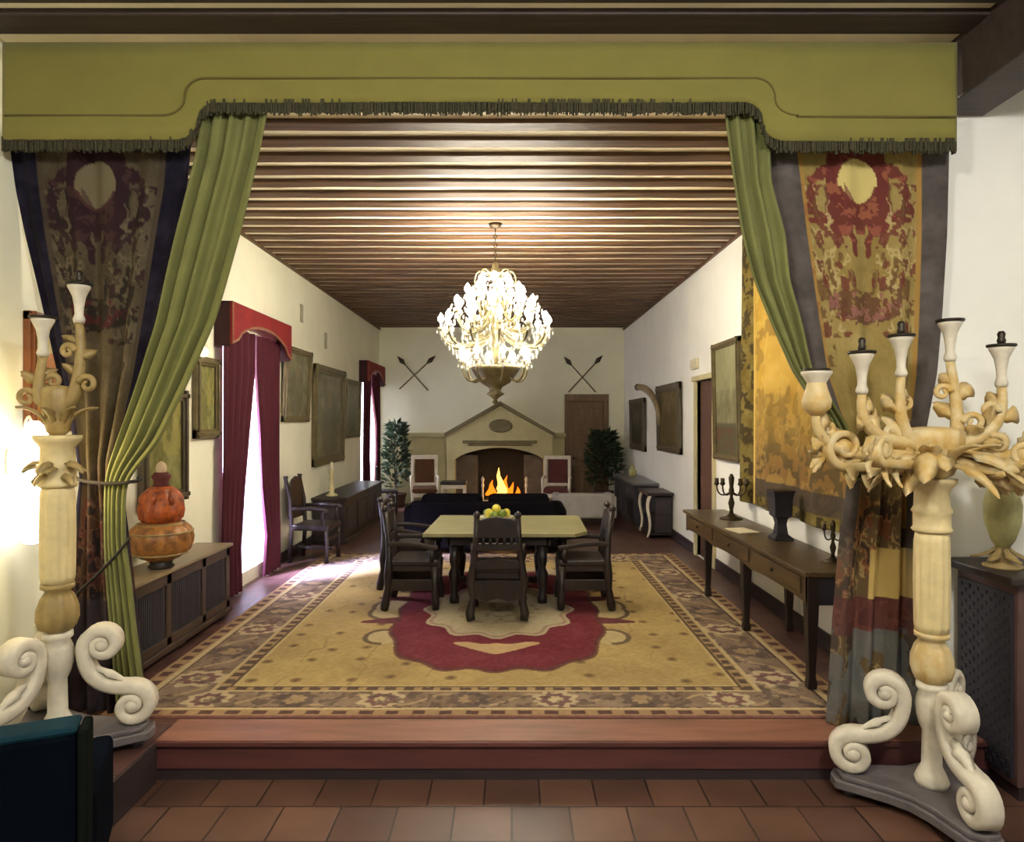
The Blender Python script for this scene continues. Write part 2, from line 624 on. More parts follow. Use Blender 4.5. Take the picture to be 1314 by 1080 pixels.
# windows in the left wall
for n_, w in enumerate((W1, W2)):
    f = B()
    xw0, xw1 = XL - .3, XL - .24
    box(f, xw0, xw1, w[0], w[0] + .07, w[2], w[3])
    box(f, xw0, xw1, w[1] - .07, w[1], w[2], w[3])
    box(f, xw0, xw1, w[0], w[1], w[3] - .07, w[3])
    box(f, xw0, xw1, w[0], w[1], w[2], w[2] + .1)
    mid = (w[0] + w[1]) / 2
    box(f, xw0, xw1, mid - .04, mid + .04, w[2], w[3])
    for zz in (.9, 1.9):
        box(f, xw0 + .01, xw1 - .01, w[0], w[1], zz - .02, zz + .02)
    fr = struct(obj('window_%d' % (n_ + 1), f, M['white_paint']))
    obj('window_pane', bx(XL - .275, XL - .268, w[0] + .06, w[1] - .06, w[2] + .06, w[3] - .06), M['glass'], fr)

# ------------------------------------------------------------------ doors
d = struct(obj('door_1', B(), M['doorwood'])) if False else None
x0, x1 = (724 - CX) * YB / F, (780 - CX) * YB / F
zt = EYE + 33 * YB / F
bm = B()
box(bm, x0, x0 + .12, YB - .08, YB, 0, zt)
box(bm, x1 - .12, x1, YB - .08, YB, 0, zt)
box(bm, x0, x1, YB - .1, YB, zt - .14, zt + .02)
dr = struct(obj('door_1', bm, M['doorwood'], bevel=.008))
bm = bx(x0 + .12, x1 - .12, YB - .035, YB - .002, 0, zt - .14)
for (a, b_) in ((.12, .85), (.95, 1.55), (1.65, zt - .3)):
    for (c, e) in ((x0 + .19, (x0 + x1) / 2 - .04), ((x0 + x1) / 2 + .04, x1 - .19)):
        box(bm, c, e, YB - .055, YB - .03, a, b_)
obj('door_leaf', bm, M['doorwood'], dr, bevel=.01)
obj('door_handle', ball(B(), (x0 + .2, YB - .09, 1.02), .03), M['brass'], dr, smooth=True)
# right wall doorway: pale jamb, dark leaf
bm = B()
box(bm, XR - .03, XR + .3, DR[0] - .1, DR[0], 0, DR[3])
box(bm, XR - .03, XR + .3, DR[1], DR[1] + .1, 0, DR[3])
box(bm, XR - .05, XR + .3, DR[0] - .14, DR[1] + .14, DR[3], DR[3] + .07)
dr = struct(obj('door_2', bm, M['stone'], bevel=.006))
bm = bx(XR + .04, XR + .09, DR[0], DR[1], 0, DR[3])
for z0_, z1_ in ((.15, 1.0), (1.12, 2.25)):
    box(bm, XR + .025, XR + .05, DR[0] + .12, DR[1] - .12, z0_, z1_)
obj('door_leaf', bm, M['reddoor'], dr, bevel=.01)

# ================================================================== RUG
RX0, RX1, RY0, RY1 = -2.62, 2.26, 4.30, 9.6


def rug_colour(x, y):
    sh = x.shape
    wob = (fbm(x, y, 9, 5) - .5) * .03
    dl, drr, df, db = (x - RX0) / .69, (RX1 - x) / .70, (y - RY0) / .50, (RY1 - y) / .62
    e = np.minimum(np.minimum(dl, drr), np.minimum(df, db)) + wob * .4
    along = np.where((df < np.minimum(dl, drr)) | (db < np.minimum(dl, drr)), x, y)
    col = np.ones(sh + (3,)) * np.array((190, 158, 92.))
    col = col + ((fbm(x, y, 2.2, 21) - .5) * 46)[..., None] * np.array((1, .95, .6))
    # scattered sprigs in the field
    gx, gy = x / .34, y / .34
    ix, iy = np.floor(gx), np.floor(gy)
    hx = np.modf(np.abs(np.sin(ix * 12.99 + iy * 78.2) * 43758.5))[0]
    hy = np.modf(np.abs(np.sin(ix * 39.3 + iy * 11.1) * 24634.6))[0]
    dd = np.hypot((gx - ix) - .25 - .5 * hx, ((gy - iy) - .25 - .5 * hy))
    col = put(col, (dd < .13) & (hx > .3), (138, 110, 62), .75)
    col = put(col, (dd < .06) & (hx > .3), (112, 76, 62), .8)
    col = put(col, (np.abs(np.sin(gx * 2.3 + 3 * fbm(x, y, 2, 3))) < .06) & (vnoise(x, y, 3, 9) > .6), (150, 126, 70), .6)
    # medallion
    mx, my = -.13, 6.75
    u, v = x - mx, y - my
    av, au = np.abs(v), np.abs(u)
    lob = 1 + .022 * np.cos(np.arctan2(v / 1.65, u / .95) * 16)
    halo = (au / 1.32) ** 2.4 + (av / 1.95) ** 2.4
    R = ((au / .95) ** 3 + (av / 1.65) ** 3) ** (1 / 3) / lob
    # pale lobes with dark outline around the medallion
    for (lx, ly, lr) in ((.98, .86, .17), (1.05, .10, .22)):
        q = np.hypot(au - lx, (av - ly) * .8)
        col = put(col, q < lr, (196, 172, 116))
        col = put(col, (np.abs(q - lr * .9) < .022) & (au > lx - .02), (104, 82, 60), .9)
    # side horns
    horn = (au < 1.27) & (np.abs(av - .36 - .15 * (au - .8)) < .13 * np.clip((1.3 - au) / .5, 0, 1) ** .6)
    col = put(col, horn, (112, 52, 54))
    crim = np.array((122, 38, 48.)) + ((fbm(x, y, 4, 31) - .5) * 30)[..., None]
    m = (R < 1.0)
    col = np.where(m[..., None], crim, col)
    col = put(col, np.abs(R - 1.0) < .02, (96, 52, 46), .8)
    # cream inner medallion
    Ri = ((au / .70) ** 2.2 + (av / .88) ** 2.2) ** (1 / 2.2) / (1 + .06 * np.cos(np.arctan2(v / .88, u / .7) * 12))
    col = put(col, Ri < 1, np.array((186, 170, 132)))
    col = put(col, np.abs(Ri - .93) < .025, (160, 120, 96), .7)
    col = put(col, (Ri < .55) & (fbm(x, y, 10, 41) > .55), (150, 118, 92), .6)
    # crescent ornaments above and below
    a = np.clip(au / .36, 0, 1)
    lo = 1.31 - .26 * a ** 1.2
    hi = 1.05 + .03 * np.sin(a * 6)
    mcr = (au < .36) & (av < lo) & (av > hi - .02)
    col = put(col, mcr, (196, 160, 104))
    # pale fill between field and medallion on the far half
    col = put(col, (R > 1.04) & (halo < 1) & (v > 1.2), (190, 176, 150), .7)

    # border
    bord = e < 1
    g = np.array((146, 118, 94.)) + ((fbm(x, y, 5, 51) - .5) * 40)[..., None]
    bc = np.ones(sh + (3,)) * g
    s = along / .58
    fs = s - np.floor(s) - .5
    odd = (np.floor(s) % 2) == 0
    rr = np.hypot(fs * .58, (e - .52) * .5)
    rr2 = rr * (1 + .13 * np.cos(np.arctan2((e - .52) * .5, fs * .58) * 8))
    bc = put(bc, (rr2 < .15) & odd, (204, 178, 134))
    bc = put(bc, (rr2 < .10) & odd, (134, 92, 84))
    bc = put(bc, (rr2 < .05) & odd, (206, 180, 130))
    bc = put(bc, (rr2 < .13) & ~odd, (112, 92, 80))
    bc = put(bc, (rr2 < .07) & ~odd, (172, 140, 100))
    vine = np.abs((e - .52) - .17 * np.sin(along / .58 * 2 * PI)) < .035
    bc = put(bc, vine & (rr > .15), (190, 160, 112), .8)
    bc = put(bc, (fbm(x, y, 12, 61) > .62), (84, 66, 62), .55)
    # guards
    g1 = (e < .24)
    bc = put(bc, g1, (176, 138, 92))
    dash = np.abs(((along / .17) % 1) - .5) < .26
    bc = put(bc, (np.abs(e - .11) < .055) & dash, (92, 58, 56), .9)
    bc = put(bc, np.abs(e - .225) < .03, (212, 184, 130))
    bc = put(bc, np.abs(e - .265) < .012, (88, 60, 56))
    bc = put(bc, e < .03, (150, 96, 82))
    g2 = (e > .78)
    bc = put(bc, g2, (178, 144, 92))
    bc = put(bc, np.abs(e - .80) < .022, (208, 180, 124))
    dash2 = np.abs(((along / .13) % 1) - .5) < .3
    bc = put(bc, (np.abs(e - .88) < .045) & dash2, (90, 66, 58), .9)
    bc = put(bc, np.abs(e - .955) < .02, (104, 80, 58))
    bc = put(bc, np.abs(e - .985) < .016, (206, 178, 116))
    col = np.where(bord[..., None], bc, col)
    col = col + ((vnoise(x, y, 40, 71) - .5) * 16)[..., None]
    col = (col * .80 + col.mean(-1, keepdims=True) * .20) * .87
    return col


nx, ny = 430, 480
ry = RY0 + (RY1 - RY0) * (np.linspace(0, 1, ny) ** 1.25)
Xg, Yg = np.meshgrid(np.linspace(RX0, RX1, nx), ry)
Zg = np.full_like(Xg, .012)
edge = np.minimum(np.minimum(Xg - RX0, RX1 - Xg), np.minimum(Yg - RY0, RY1 - Yg)) < 1e-6
Zg[edge] = .001
rug = grid_obj('patterned_rug', Xg, Yg, Zg, rug_colour(Xg, Yg), M['rugm'])
tag(rug, 'large mustard yellow patterned rug with crimson central medallion on the raised floor', 'rug')


# ================================================================== DRAPES
def edges_from_px(rows, D):
    """rows: (py, pxl, pxr) -> arrays of z, xl, xr sorted from the top"""
    py = np.array([float(r[0]) for r in rows])
    if isinstance(D, tuple):              # cloth that slants back from its rail towards the tie
        Dd = np.interp(py, (180, 470), D)
    else:
        Dd = np.full(len(rows), float(D))
    z = EYE - (py - CY) * Dd / F
    xl = (np.array([r[1] for r in rows]) - CX) * Dd / F
    xr = (np.array([r[2] for r in rows]) - CX) * Dd / F
    return z, xl, xr, Dd


def smooth_interp(zq, z, v):
    # monotone-ish smooth interpolation along descending z
    zz = z[::-1]
    vv = v[::-1]
    out = np.interp(zq, zz, vv)
    ker = np.hanning(15)
    ker /= ker.sum()
    pad = np.pad(out, 7, mode='edge')
    # keep the end slopes
    return np.convolve(pad, ker, mode='valid')


def drape(name, rows, D, folds, amp0, amp1, colfn, m, nu=120, nv=260, solid=.012, parent=None, seed=0, tie=None, phase=0.0):
    z, xl, xr, Dd = edges_from_px(rows, D)  # light on the top edge painted as a brighter teal
    zq = np.linspace(z[0], z[-1], nv)
    L = smooth_interp(zq, z, xl)
    R = smooth_interp(zq, z, xr)
    u = np.linspace(0, 1, nu)
    U, V = np.meshgrid(u, np.linspace(0, 1, nv))
    Xx = L[:, None] + (R - L)[:, None] * U
    w = (R - L) / max((R - L)[0], 1e-6)
    amp = amp0 + (amp1 - amp0) * np.clip(1 - w, 0, 1)
    r_ = np.random.default_rng(seed)
    ph = r_.random(4) * 6.28 + phase
    Y = amp[:, None] * (np.sin(2 * PI * folds * U + ph[0] + .5 * np.sin(3 * V + ph[1])) +
                        .35 * np.sin(2 * PI * folds * 1.7 * U + ph[2] + 1.2 * V))
    if tie is not None:
        tz = tie
        g = np.exp(-((zq - tz) / .07) ** 2)
        Y = Y * (1 - .5 * g[:, None])
    Y = smooth_interp(zq, z, Dd)[:, None] + Y
    Zz = np.repeat(zq[:, None], nu, 1)
    col = None if colfn is None else colfn(U, V, Zz)
    return grid_obj(name, Xx, Y, Zz, col, m, parent, solid)


def tapestry_colour(dark):
    def fn(U, V, Z):
        top = Z.max()
        h = top - Z                           # metres below the top
        c = U - .48
        # mirror symmetry of the design
        s = np.abs(c)
        if dark:
            ground, border, redc, fol, pale = (74, 66, 52), (25, 22, 36), (40, 24, 30), (36, 31, 28), (92, 84, 66)
        else:
            ground, border, redc, fol, pale = (142, 124, 74), (82, 76, 74), (96, 46, 42), (98, 74, 46), (170, 152, 104)
        col = np.ones(U.shape + (3,)) * np.array(ground, float)
        col = col + ((fbm(U, h, 5, 3) - .5) * 40)[..., None]
        col = col - ((vnoise(U * 2, h, 60, 4) - .5) * 10)[..., None]
        n1 = fbm(s * 1.3, h, 7, 13)
        n2 = fbm(s * 1.4, h * 1.1, 9, 17)
        n3 = fbm(s * 1.3, h, 16, 19)
        # red-brown cartouche behind the medallion
        o2 = np.hypot(c / .33, (h - .27) / .40)
        cart = (o2 + (n1 - .5) * 1.3 < .82) & (s < .35)
        col = put(col, cart, redc, .92)
        col = put(col, cart & (n3 > .6), (150, 90, 70) if not dark else (66, 46, 44), .6)
        # leafy scrollwork down both sides
        band = (h > .28) & (h < 1.22) & (s > .11 + .05 * np.sin(5 * h)) & (s < .35)
        scroll = np.abs(np.sin(17 * s + 7 * h + 6 * n1)) < .42
        col = put(col, band & scroll & (n2 > .50), fol, .8)
        col = put(col, band & (np.abs(n1 - .52) < .025), pale, .9)
        col = put(col, band & (n3 > .62), redc, .75)
        # garland
        gy = 1.04 - 1.1 * s ** 2
        gar = np.exp(-((h - gy) / .10) ** 2) * (s < .24)
        col = put(col, (gar > .35) & (fbm(U, h, 16, 23) > .46), fol if dark else (92, 62, 46), .85)
        col = put(col, (gar > .5) & (fbm(U, h, 20, 29) > .58), (70, 30, 34) if dark else (136, 92, 84), .85)
        for sx in (.27,):
            col = put(col, (np.abs(s - sx) < .04) & (h > .8) & (h < 1.4) & (fbm(s, h, 18, 33) > .55), fol, .8)
        # oval medallion
        o = np.hypot((c + .0) / .115, (h - .27) / .145)
        col = put(col, o < 1.55, redc, .85)
        col = put(col, (o < 1.55) & (fbm(U, h, 14, 43) > .58), (150, 96, 66) if not dark else (62, 44, 40), .7)
        ovc = (190, 174, 110) if not dark else (98, 90, 70)
        col = put(col, o < 1.0, ovc)
        col = put(col, (o < .92) & (c < .02) & (h > .25 + 2.0 * (c + .1)) & (c > -.085), (120, 84, 62) if not dark else (70, 58, 50), .85)
        col = put(col, (np.abs(o - .95) < .07) & (h > .3), (96, 44, 40) if not dark else (60, 36, 36), .9)
        # plain lower part, then verdure and heavy figures near the floor
        low = np.clip((h - 1.95) / .35, 0, 1)
        f1 = fbm(U * 1.2, h, 6, 53)
        f2 = fbm(U * 1.2, h, 9, 57)
        c2 = np.ones(U.shape + (3,)) * np.array((96, 78, 54) if not dark else (66, 48, 40), float)
        c2 = put(c2, f1 > .52, (118, 76, 52) if not dark else (72, 42, 38))
        c2 = put(c2, f2 > .58, (66, 54, 44) if not dark else (38, 30, 32))
        c2 = put(c2, np.abs(f2 - .5) < .022, (176, 150, 96) if not dark else (98, 80, 62), .7)
        if not dark:
            c2 = put(c2, (h > 2.52) & (h < 2.82) & (U > .36) & (U < .95), (178, 152, 92))
            c2 = put(c2, (h > 2.82) & (h < 3.05), (88, 46, 46), .75)
            c2 = put(c2, (h > 3.02) & (f1 > .44), (96, 100, 100), .85)
        else:
            c2 = put(c2, h > 2.85, (52, 46, 54), .75)
        col = col * (1 - low[..., None]) + c2 * low[..., None]
        # borders
        bl = (U < .15) | (U > .86)
        edge_ = 1 - np.clip((h - 2.3) / .4, 0, 1) * .75
        bcol = np.array(border, float) + ((fbm(U, h, 10, 63) - .5) * 36)[..., None]
        mm = (bl * edge_)[..., None]
        col = col * (1 - mm) + bcol * mm
        col = put(col, ((np.abs(U - .16) < .012) | (np.abs(U - .845) < .014)) & (h < 2.4), (156, 118, 60) if not dark else (62, 54, 44), .7)
        col = put(col, (h < .07), (70, 62, 62) if not dark else (44, 36, 46), .8)
        return col
    return fn


DT = 4.2
left_rows = [(178, 10, 246), (240, 18, 240), (300, 30, 226), (400, 54, 204), (480, 72, 186), (540, 88, 168), (590, 98, 152), (612, 102, 150),
             (640, 98, 156), (700, 92, 164), (800, 84, 176), (912, 78, 186)]
tl = thing('tapestry_drape', 'dark navy bordered tapestry drape tied back at the left of the opening', 'tapestry', (0, 0, 0))
drape('tapestry_cloth', left_rows, (4.135, 4.38), 4.5, .018, .045, tapestry_colour(True), M['tap'], 170, 420, parent=tl, seed=3)
right_rows = [(178, 984, 1216), (300, 1002, 1213), (400, 1020, 1207), (480, 1036, 1200), (540, 1062, 1188), (590, 1086, 1178), (612, 1090, 1176),
              (645, 1086, 1178), (700, 1078, 1178), (800, 1070, 1178), (928, 1062, 1178)]
tr = thing('tapestry_drape', 'golden tapestry drape with pale oval medallion, gathered at the right of the opening', 'tapestry', (0, 0, 0))
drape('tapestry_cloth', right_rows, DT, 3.5, .014, .045, tapestry_colour(False), M['tap'], 170, 420, parent=tr, seed=8)

DG = 4.09
gl_rows = [(134, 262, 346), (200, 254, 333), (300, 228, 309), (360, 214, 292), (413, 203, 276), (497, 176, 238), (566, 152, 204), (600, 141, 175),
           (616, 138, 163), (640, 137, 160), (693, 137, 160), (743, 139, 167), (800, 144, 173), (872, 150, 182), (918, 154, 187)]
gl = thing('green_curtain', 'long olive green curtain swept back to the left tie', 'curtain')
drape('curtain_panel', gl_rows, (4.08, 4.28), 4.2, .022, .03, None, M['curtain'], 110, 240, parent=gl, seed=5)
gr_rows = [(134, 928, 986), (234, 941, 990), (301, 951, 1008), (360, 966, 1013), (414, 988, 1028), (475, 1016, 1040), (540, 1058, 1082),
           (590, 1086, 1104), (616, 1088, 1104)]
gr = thing('green_curtain', 'narrow olive green curtain swept back behind the carved candelabrum', 'curtain')
drape('curtain_panel', gr_rows, DG, 3.2, .02, .02, None, M['curtain'], 90, 220, parent=gr, seed=9)
# tie cords
a, b_ = P(96, 611, 4.33), P(168, 618, 4.22)
bm = tube(B(), bez(a, a + Vector((.06, -.10, -.03)), b_ + Vector((-.1, -.03, -.02)), b_, 16), .011, 8)
bm = tube(bm, bez(b_, b_ + Vector((.03, .06, .0)), b_ + Vector((0, .14, .01)), b_ + Vector((-.05, .17, .01)), 8), .011, 8)
obj('tie_cord', bm, M['cord'], gl, smooth=True)
bm = tube(B(), bez(P(166, 690, 4.23), P(140, 725, 4.2), P(130, 730, 4.22), P(84, 776, 4.30), 16), .010, 8)
obj('cord_tail', bm, M['cord'], gl, smooth=True)
bm = tube(B(), [P(1082 + 96 * t, 606 + 6 * math.sin(t * PI), 4.10 - .06 * math.sin(t * PI)) for t in [i / 12 for i in range(13)]], .014, 8)
obj('tie_cord', bm, M['cord'], tr, smooth=True)

# valance (pelmet) of the opening
DV = 4.02
val = thing('green_valance', 'wide olive green stepped valance with dark fringe spanning the opening', 'valance')


def pv(px, py):
    q = P(px, py, DV)
    return (q.x, q.z)


def valance_line(off):
    """lower edge from left to right in pixels, shifted up by off px"""
    pts = [(5, 180 - off), (215 - off * .35, 180 - off)]
    c = []
    for i in range(9):
        t = i / 8 * PI / 2
        c.append((222 - off * .5 + 30 * math.sin(t), 180 - off - 22 * (1 - math.cos(t))))
    pts += c
    for i in range(9):
        t = i / 8 * PI / 2
        pts.append((252 - off * .5 + 26 * (1 - math.cos(t)), 156 - off - 24 * math.sin(t)))
    ptsR = [(1230 - p[0], p[1]) for p in pts[::-1]]
    ptsR = [(p[0] if p[0] > 5 else 5, p[1]) for p in ptsR]
    ptsR[-1] = (1226, 182 - off)
    ptsR[-2] = (1010 + off * .35, 182 - off)
    return pts + [(p[0], p[1] + (2 if p[1] > 150 else 0)) for p in ptsR[:-2]] + ptsR[-2:]


low = valance_line(0)
bm = B()
for (a, b_) in zip(low[:-1], low[1:]):
    if abs(b_[0] - a[0]) < 1e-3 and abs(b_[1] - a[1]) < 1e-3:
        continue
# build as vertical strips so the outline stays clean
N = 260
xs = np.linspace(5, 1226, N)
lx = np.maximum.accumulate(np.array([p[0] for p in low]) + np.arange(len(low)) * 1e-4)
ly = np.array([p[1] for p in low])
yl = np.interp(xs, lx, ly)
zt_, zb_ = [], []
Xv = np.array([(x - CX) * DV / F for x in xs])
ztop = EYE + (CY - 56) * DV / F
zlow = EYE + (CY - yl) * DV / F
rowsV = 8
tt = np.linspace(0, 1, rowsV)[:, None]
Zv = ztop * (1 - tt) + zlow[None, :] * tt
Xm = np.repeat(Xv[None, :], rowsV, 0)
Ym = DV + .006 * np.sin(Xm * 3.1) * tt
grid_obj('valance_board', Xm, Ym, Zv, None, M['green'], val, .03)
# fringe hanging from the lower edge
fr = B()
for i in range(N * 3):
    t = i / (N * 3 - 1)
    x = Xv[0] + (Xv[-1] - Xv[0]) * t
    z = np.interp(x, Xv, zlow)
    L = .062 + random.uniform(-.012, .012)
    w = .0095
    yy = DV + random.uniform(-.012, .012)
    box(fr, x - w / 2, x + w / 2, yy - .006, yy + .006, z - L, z + .018)
f_ = obj('fringe', fr, M['fringe'], val)
f_['kind'] = 'stuff'
pl = valance_line(32)
bm = tube(B(), [((p[0] - CX) * (DV - .02) / F, DV - .02, EYE + (CY - p[1]) * (DV - .02) / F) for p in pl], .006, 6)
obj('piping', bm, M['piping'], val, smooth=True)
# yellow tapestry on the right wall of the hall
def yellow_col(U, V):
    x, y = U * 2.4, V * 2.9
    col = np.ones(U.shape + (3,)) * np.array((196, 160, 74.)) + ((fbm(x, y, 3, 5) - .5) * 50)[..., None]
    col = put(col, (fbm(x, y, 4, 7) > .6) & (V > .35), (140, 112, 56), .6)
    col = put(col, (fbm(x, y, 7, 9) > .62), (206, 172, 84), .8)
    low = np.clip((V - .55) / .3, 0, 1)
    c2 = np.ones_like(col) * np.array((132, 102, 58.))
    c2 = put(c2, fbm(x, y, 8, 11) > .5, (88, 76, 50), .8)
    c2 = put(c2, fbm(x, y, 9, 15) > .6, (158, 128, 72), .8)
    c2 = put(c2, V > .9, (70, 62, 56), .8)
    col = col * (1 - low[..., None]) + c2 * low[..., None]
    b = (U > .9) | (V > .965)
    bc = np.ones_like(col) * np.array((112, 98, 50.)) + ((fbm(x, y, 9, 19) - .5) * 50)[..., None]
    bc = put(bc, fbm(x, y, 10, 23) > .57, (60, 50, 32), .9)
    col = np.where(b[..., None], bc, col)
    return put(col, np.abs(U - .895) < .008, (206, 176, 96))


U, V = np.meshgrid(np.linspace(0, 1, 200), np.linspace(0, 1, 240))
Yy = 4.75 + 2.7 * U
Zz = 3.86 - (3.86 - 1.0) * V
Xx = XR - .06 - .03 * np.sin(U * 19 + 1.3 * V) * (.4 + V * .6) - .012 * np.sin(U * 47)
yt = grid_obj('wall_tapestry', Xx, Yy, Zz, yellow_col(U, V), M['tap'], None, .01)
tag(yt, 'golden yellow verdure tapestry hanging on the right wall above the side table', 'tapestry')

# ================================================================== CANDELABRA
def scroll_leg(ang, s=1.0):
    d = Vector((math.cos(ang), math.sin(ang), 0))
    side = Vector((-d.y, d.x, 0))
    pts2 = []
    c1, R1 = (.23 * s, .60), .095
    n = 30
    for i in range(n + 1):
        a = math.radians(180 - 500 * (1 - i / n))
        r = .022 + (R1 - .022) * (i / n)
        pts2.append((c1[0] + r * math.cos(a), c1[1] + r * math.sin(a)))
    c2, R2 = (.385 * s, .24), .105
    p0 = pts2[-1]
    p3 = (c2[0], c2[1] + R2)
    for q in bez((p0[0], 0, p0[1]), (p0[0], 0, p0[1] - .17), (p3[0] - .17, 0, p3[1] + .0), (p3[0], 0, p3[1]), 14)[1:]:
        pts2.append((q.x, q.z))
    for i in range(1, n + 1):
        a = math.radians(90 - 520 * i / n)
        r = R2 + (.02 - R2) * (i / n)
        pts2.append((c2[0] + r * math.cos(a), c2[1] + r * math.sin(a)))
    pts = [d * p[0] + Vector((0, 0, p[1])) for p in pts2]
    m_ = len(pts)
    th = [.03 + .04 * math.sin(PI * i / (m_ - 1)) for i in range(m_)]
    bm = ribbon(B(), pts, side, .115, th)
    # volute eyes
    for c, r in ((c1, .045), (c2, .05)):
        for sgn in (-1, 1):
            ball(bm, d * c[0] + Vector((0, 0, c[1])) + side * (.035 * sgn), r * .8, 10)
    # acanthus on the back of the scroll
    leaf(bm, d * .19 * s + Vector((0, 0, .47)), d + Vector((0, 0, -.4)), (0, 0, 1), .2, .045, -.2)
    return bm


def candelabrum(loc, legs, arms, scrolls, label, gilt, shaftm, whitem, spray, slim=1.0):
    t = thing('carved_candelabrum', label, 'candelabrum', loc)
    # concave triangular plinth on small feet
    bm = B()
    poly = []
    for i, a in enumerate(legs):
        for da in (-.16, 0, .16):
            r = .50 if da == 0 else .485
            poly.append((r * math.cos(a + da), r * math.sin(a + da)))
        an = legs[(i + 1) % 3]
        while an < a:
            an += 2 * PI
        md = (a + an) / 2
        for f in (-.45, 0, .45):
            r = .27 if f else .23
            poly.append((r * math.cos(md + f * .9), r * math.sin(md + f * .9)))
    prism(bm, poly, 'z', .05, .10)
    prism(bm, [(p[0] * .93, p[1] * .93) for p in poly], 'z', .10, .13)
    obj('plinth', bm, M['plinth'], t, bevel=.008)
    for a in legs:
        obj('plinth_foot', lathe(B(), [(.03, 0), (.035, .02), (.025, .052)], 12, (.4 * math.cos(a), .4 * math.sin(a), 0)), M['plinth'], t, smooth=True)
        obj('scroll_leg', scroll_leg(a), whitem, t, smooth=True)
    obj('post', lathe(B(), [(.075, .13), (.085, .16), (.07, .2), (.05, .24), (.046, .42), (.06, .45), (.075, .5), (.08, .56), (.075, .6), (.06, .64),
                            (.075, .655), (.075, .685)], 20, flute=8, famp=.03), whitem, t, smooth=True)
    obj('leaf_urn', lathe(B(), [(.05, .685), (.085, .71), (.10, .76), (.098, .82), (.08, .88), (.06, .92), (.085, .935), (.085, .96)], 32,
                          flute=8, famp=.09, frange=(.7, .9)), gilt, t, smooth=True)
    obj('fluted_shaft', lathe(B(), [(.08, .96), (.082, 1.0), (.085, 1.25), (.082, 1.45), (.078, 1.5)], 60, flute=12, famp=.05, frange=(.99, 1.46)),
        shaftm, t, smooth=True)
    obj('capital', lathe(B(), [(.088, 1.5), (.10, 1.515), (.088, 1.53), (.088, 1.6), (.098, 1.615), (.085, 1.64), (.082, 1.72), (.105, 1.75), (.12, 1.77),
                               (.12, 1.79)], 32, flute=16, famp=.035, frange=(1.52, 1.74)), shaftm, t, smooth=True)
    bm = lathe(B(), [(r * slim, z) for r, z in [(.06, 1.79), (.10, 1.81), (.125, 1.88), (.145, 1.98), (.15, 2.04), (.13, 2.06), (.05, 2.07)]], 40, flute=10, famp=.05, frange=(1.82, 2.05))
    for i in range(8):
        a = i * PI / 4 + .2
        leaf(bm, (.11 * slim * math.cos(a), .11 * slim * math.sin(a), 1.85), (math.cos(a) * .45, math.sin(a) * .45, 1), (math.cos(a), math.sin(a), 0), .25 * slim ** .5, .05 * slim, .7)
    obj('leafy_bowl', bm, gilt, t, smooth=True)
    for (dx, dy, zc, fat, stub) in arms:
        top = Vector((dx, dy, zc))
        out = Vector((dx, dy, 0))
        L = out.length
        od = out.normalized()
        p0 = od * .09 * slim + Vector((0, 0, 1.97))
        sh = .22
        p3 = top - Vector((0, 0, sh))
        pts = bez(p0, p0 + od * max(L * .45, .05) + Vector((0, 0, .02 if L < .5 else -.10)), p3 - Vector((0, 0, .22)) + od * .03, p3, 16)
        bm = tube(B(), pts, [.042 - .02 * i / 16 for i in range(17)], 10)
        perp = Vector((-od.y, od.x, 0))
        # curling flame-like acanthus leaves and little C-scrolls along the arm
        rl = random.Random(int(dx * 1000) + 77)
        for q_, (i, ln, w, sg) in enumerate(((3, .17, .045, -1), (6, .20, .05, 1), (8, .17, .04, -1), (11, .16, .045, 1), (13, .14, .036, -1))[(0 if L > .25 else 2):]):
            tg = (pts[min(i + 1, 16)] - pts[i - 1]).normalized()
            nr = perp.cross(tg).normalized() * sg
            leaf(bm, pts[i], tg * .55 + nr * .8 + perp * rl.uniform(-.35, .35), perp * sg, ln * slim ** .6 * rl.uniform(.85, 1.15), w * slim ** .6, rl.uniform(.5, .95))
        for (i, sg, rr_) in ((7, 1, .05), (12, -1, .04)):
            tg = (pts[i + 1] - pts[i - 1]).normalized()
            nr = perp.cross(tg).normalized() * sg
            cc = pts[i] + nr * (rr_ + .02) - perp * .02
            sp = [cc + (tg * math.sin(a) - nr * math.cos(a)) * (rr_ * (1 - .75 * a / 7.6)) for a in [7.6 * k / 20 for k in range(21)]]
            tube(bm, sp, [.02 - .010 * k / 20 for k in range(21)], 7)
        if fat:
            lathe(bm, [(.03, -.02), (.07, .02), (.075, .06), (.055, .12), (.045, .16)], 16, p3)
        ao = obj('arm', bm, gilt, t, smooth=True)
        k_ = 1.35 if fat else 1.0
        bm = lathe(B(), [(.026, 0), (.032 * k_, .02), (.022 * k_, .05), (.024 * k_, .09), (.034 * k_, .15), (.05 * k_, .185), (.058 * k_, .2), (.058 * k_, .212)],
                   18, p3)
        obj('candle_cup', bm, whitem, ao, smooth=True)
        bm = lathe(B(), [(.066, .0), (.07, .006), (.068, .014), (.02, .016)], 18, p3 + Vector((0, 0, .212)))
        obj('drip_pan', bm, M['dark'], ao, smooth=True)
        if stub:
            bm = lathe(B(), [(.016, 0), (.022, .02), (.016, .035), (.02, .055), (.012, .07)], 10, p3 + Vector((0, 0, .226)))
            obj('candle_stub', bm, M['dark'], ao, smooth=True)
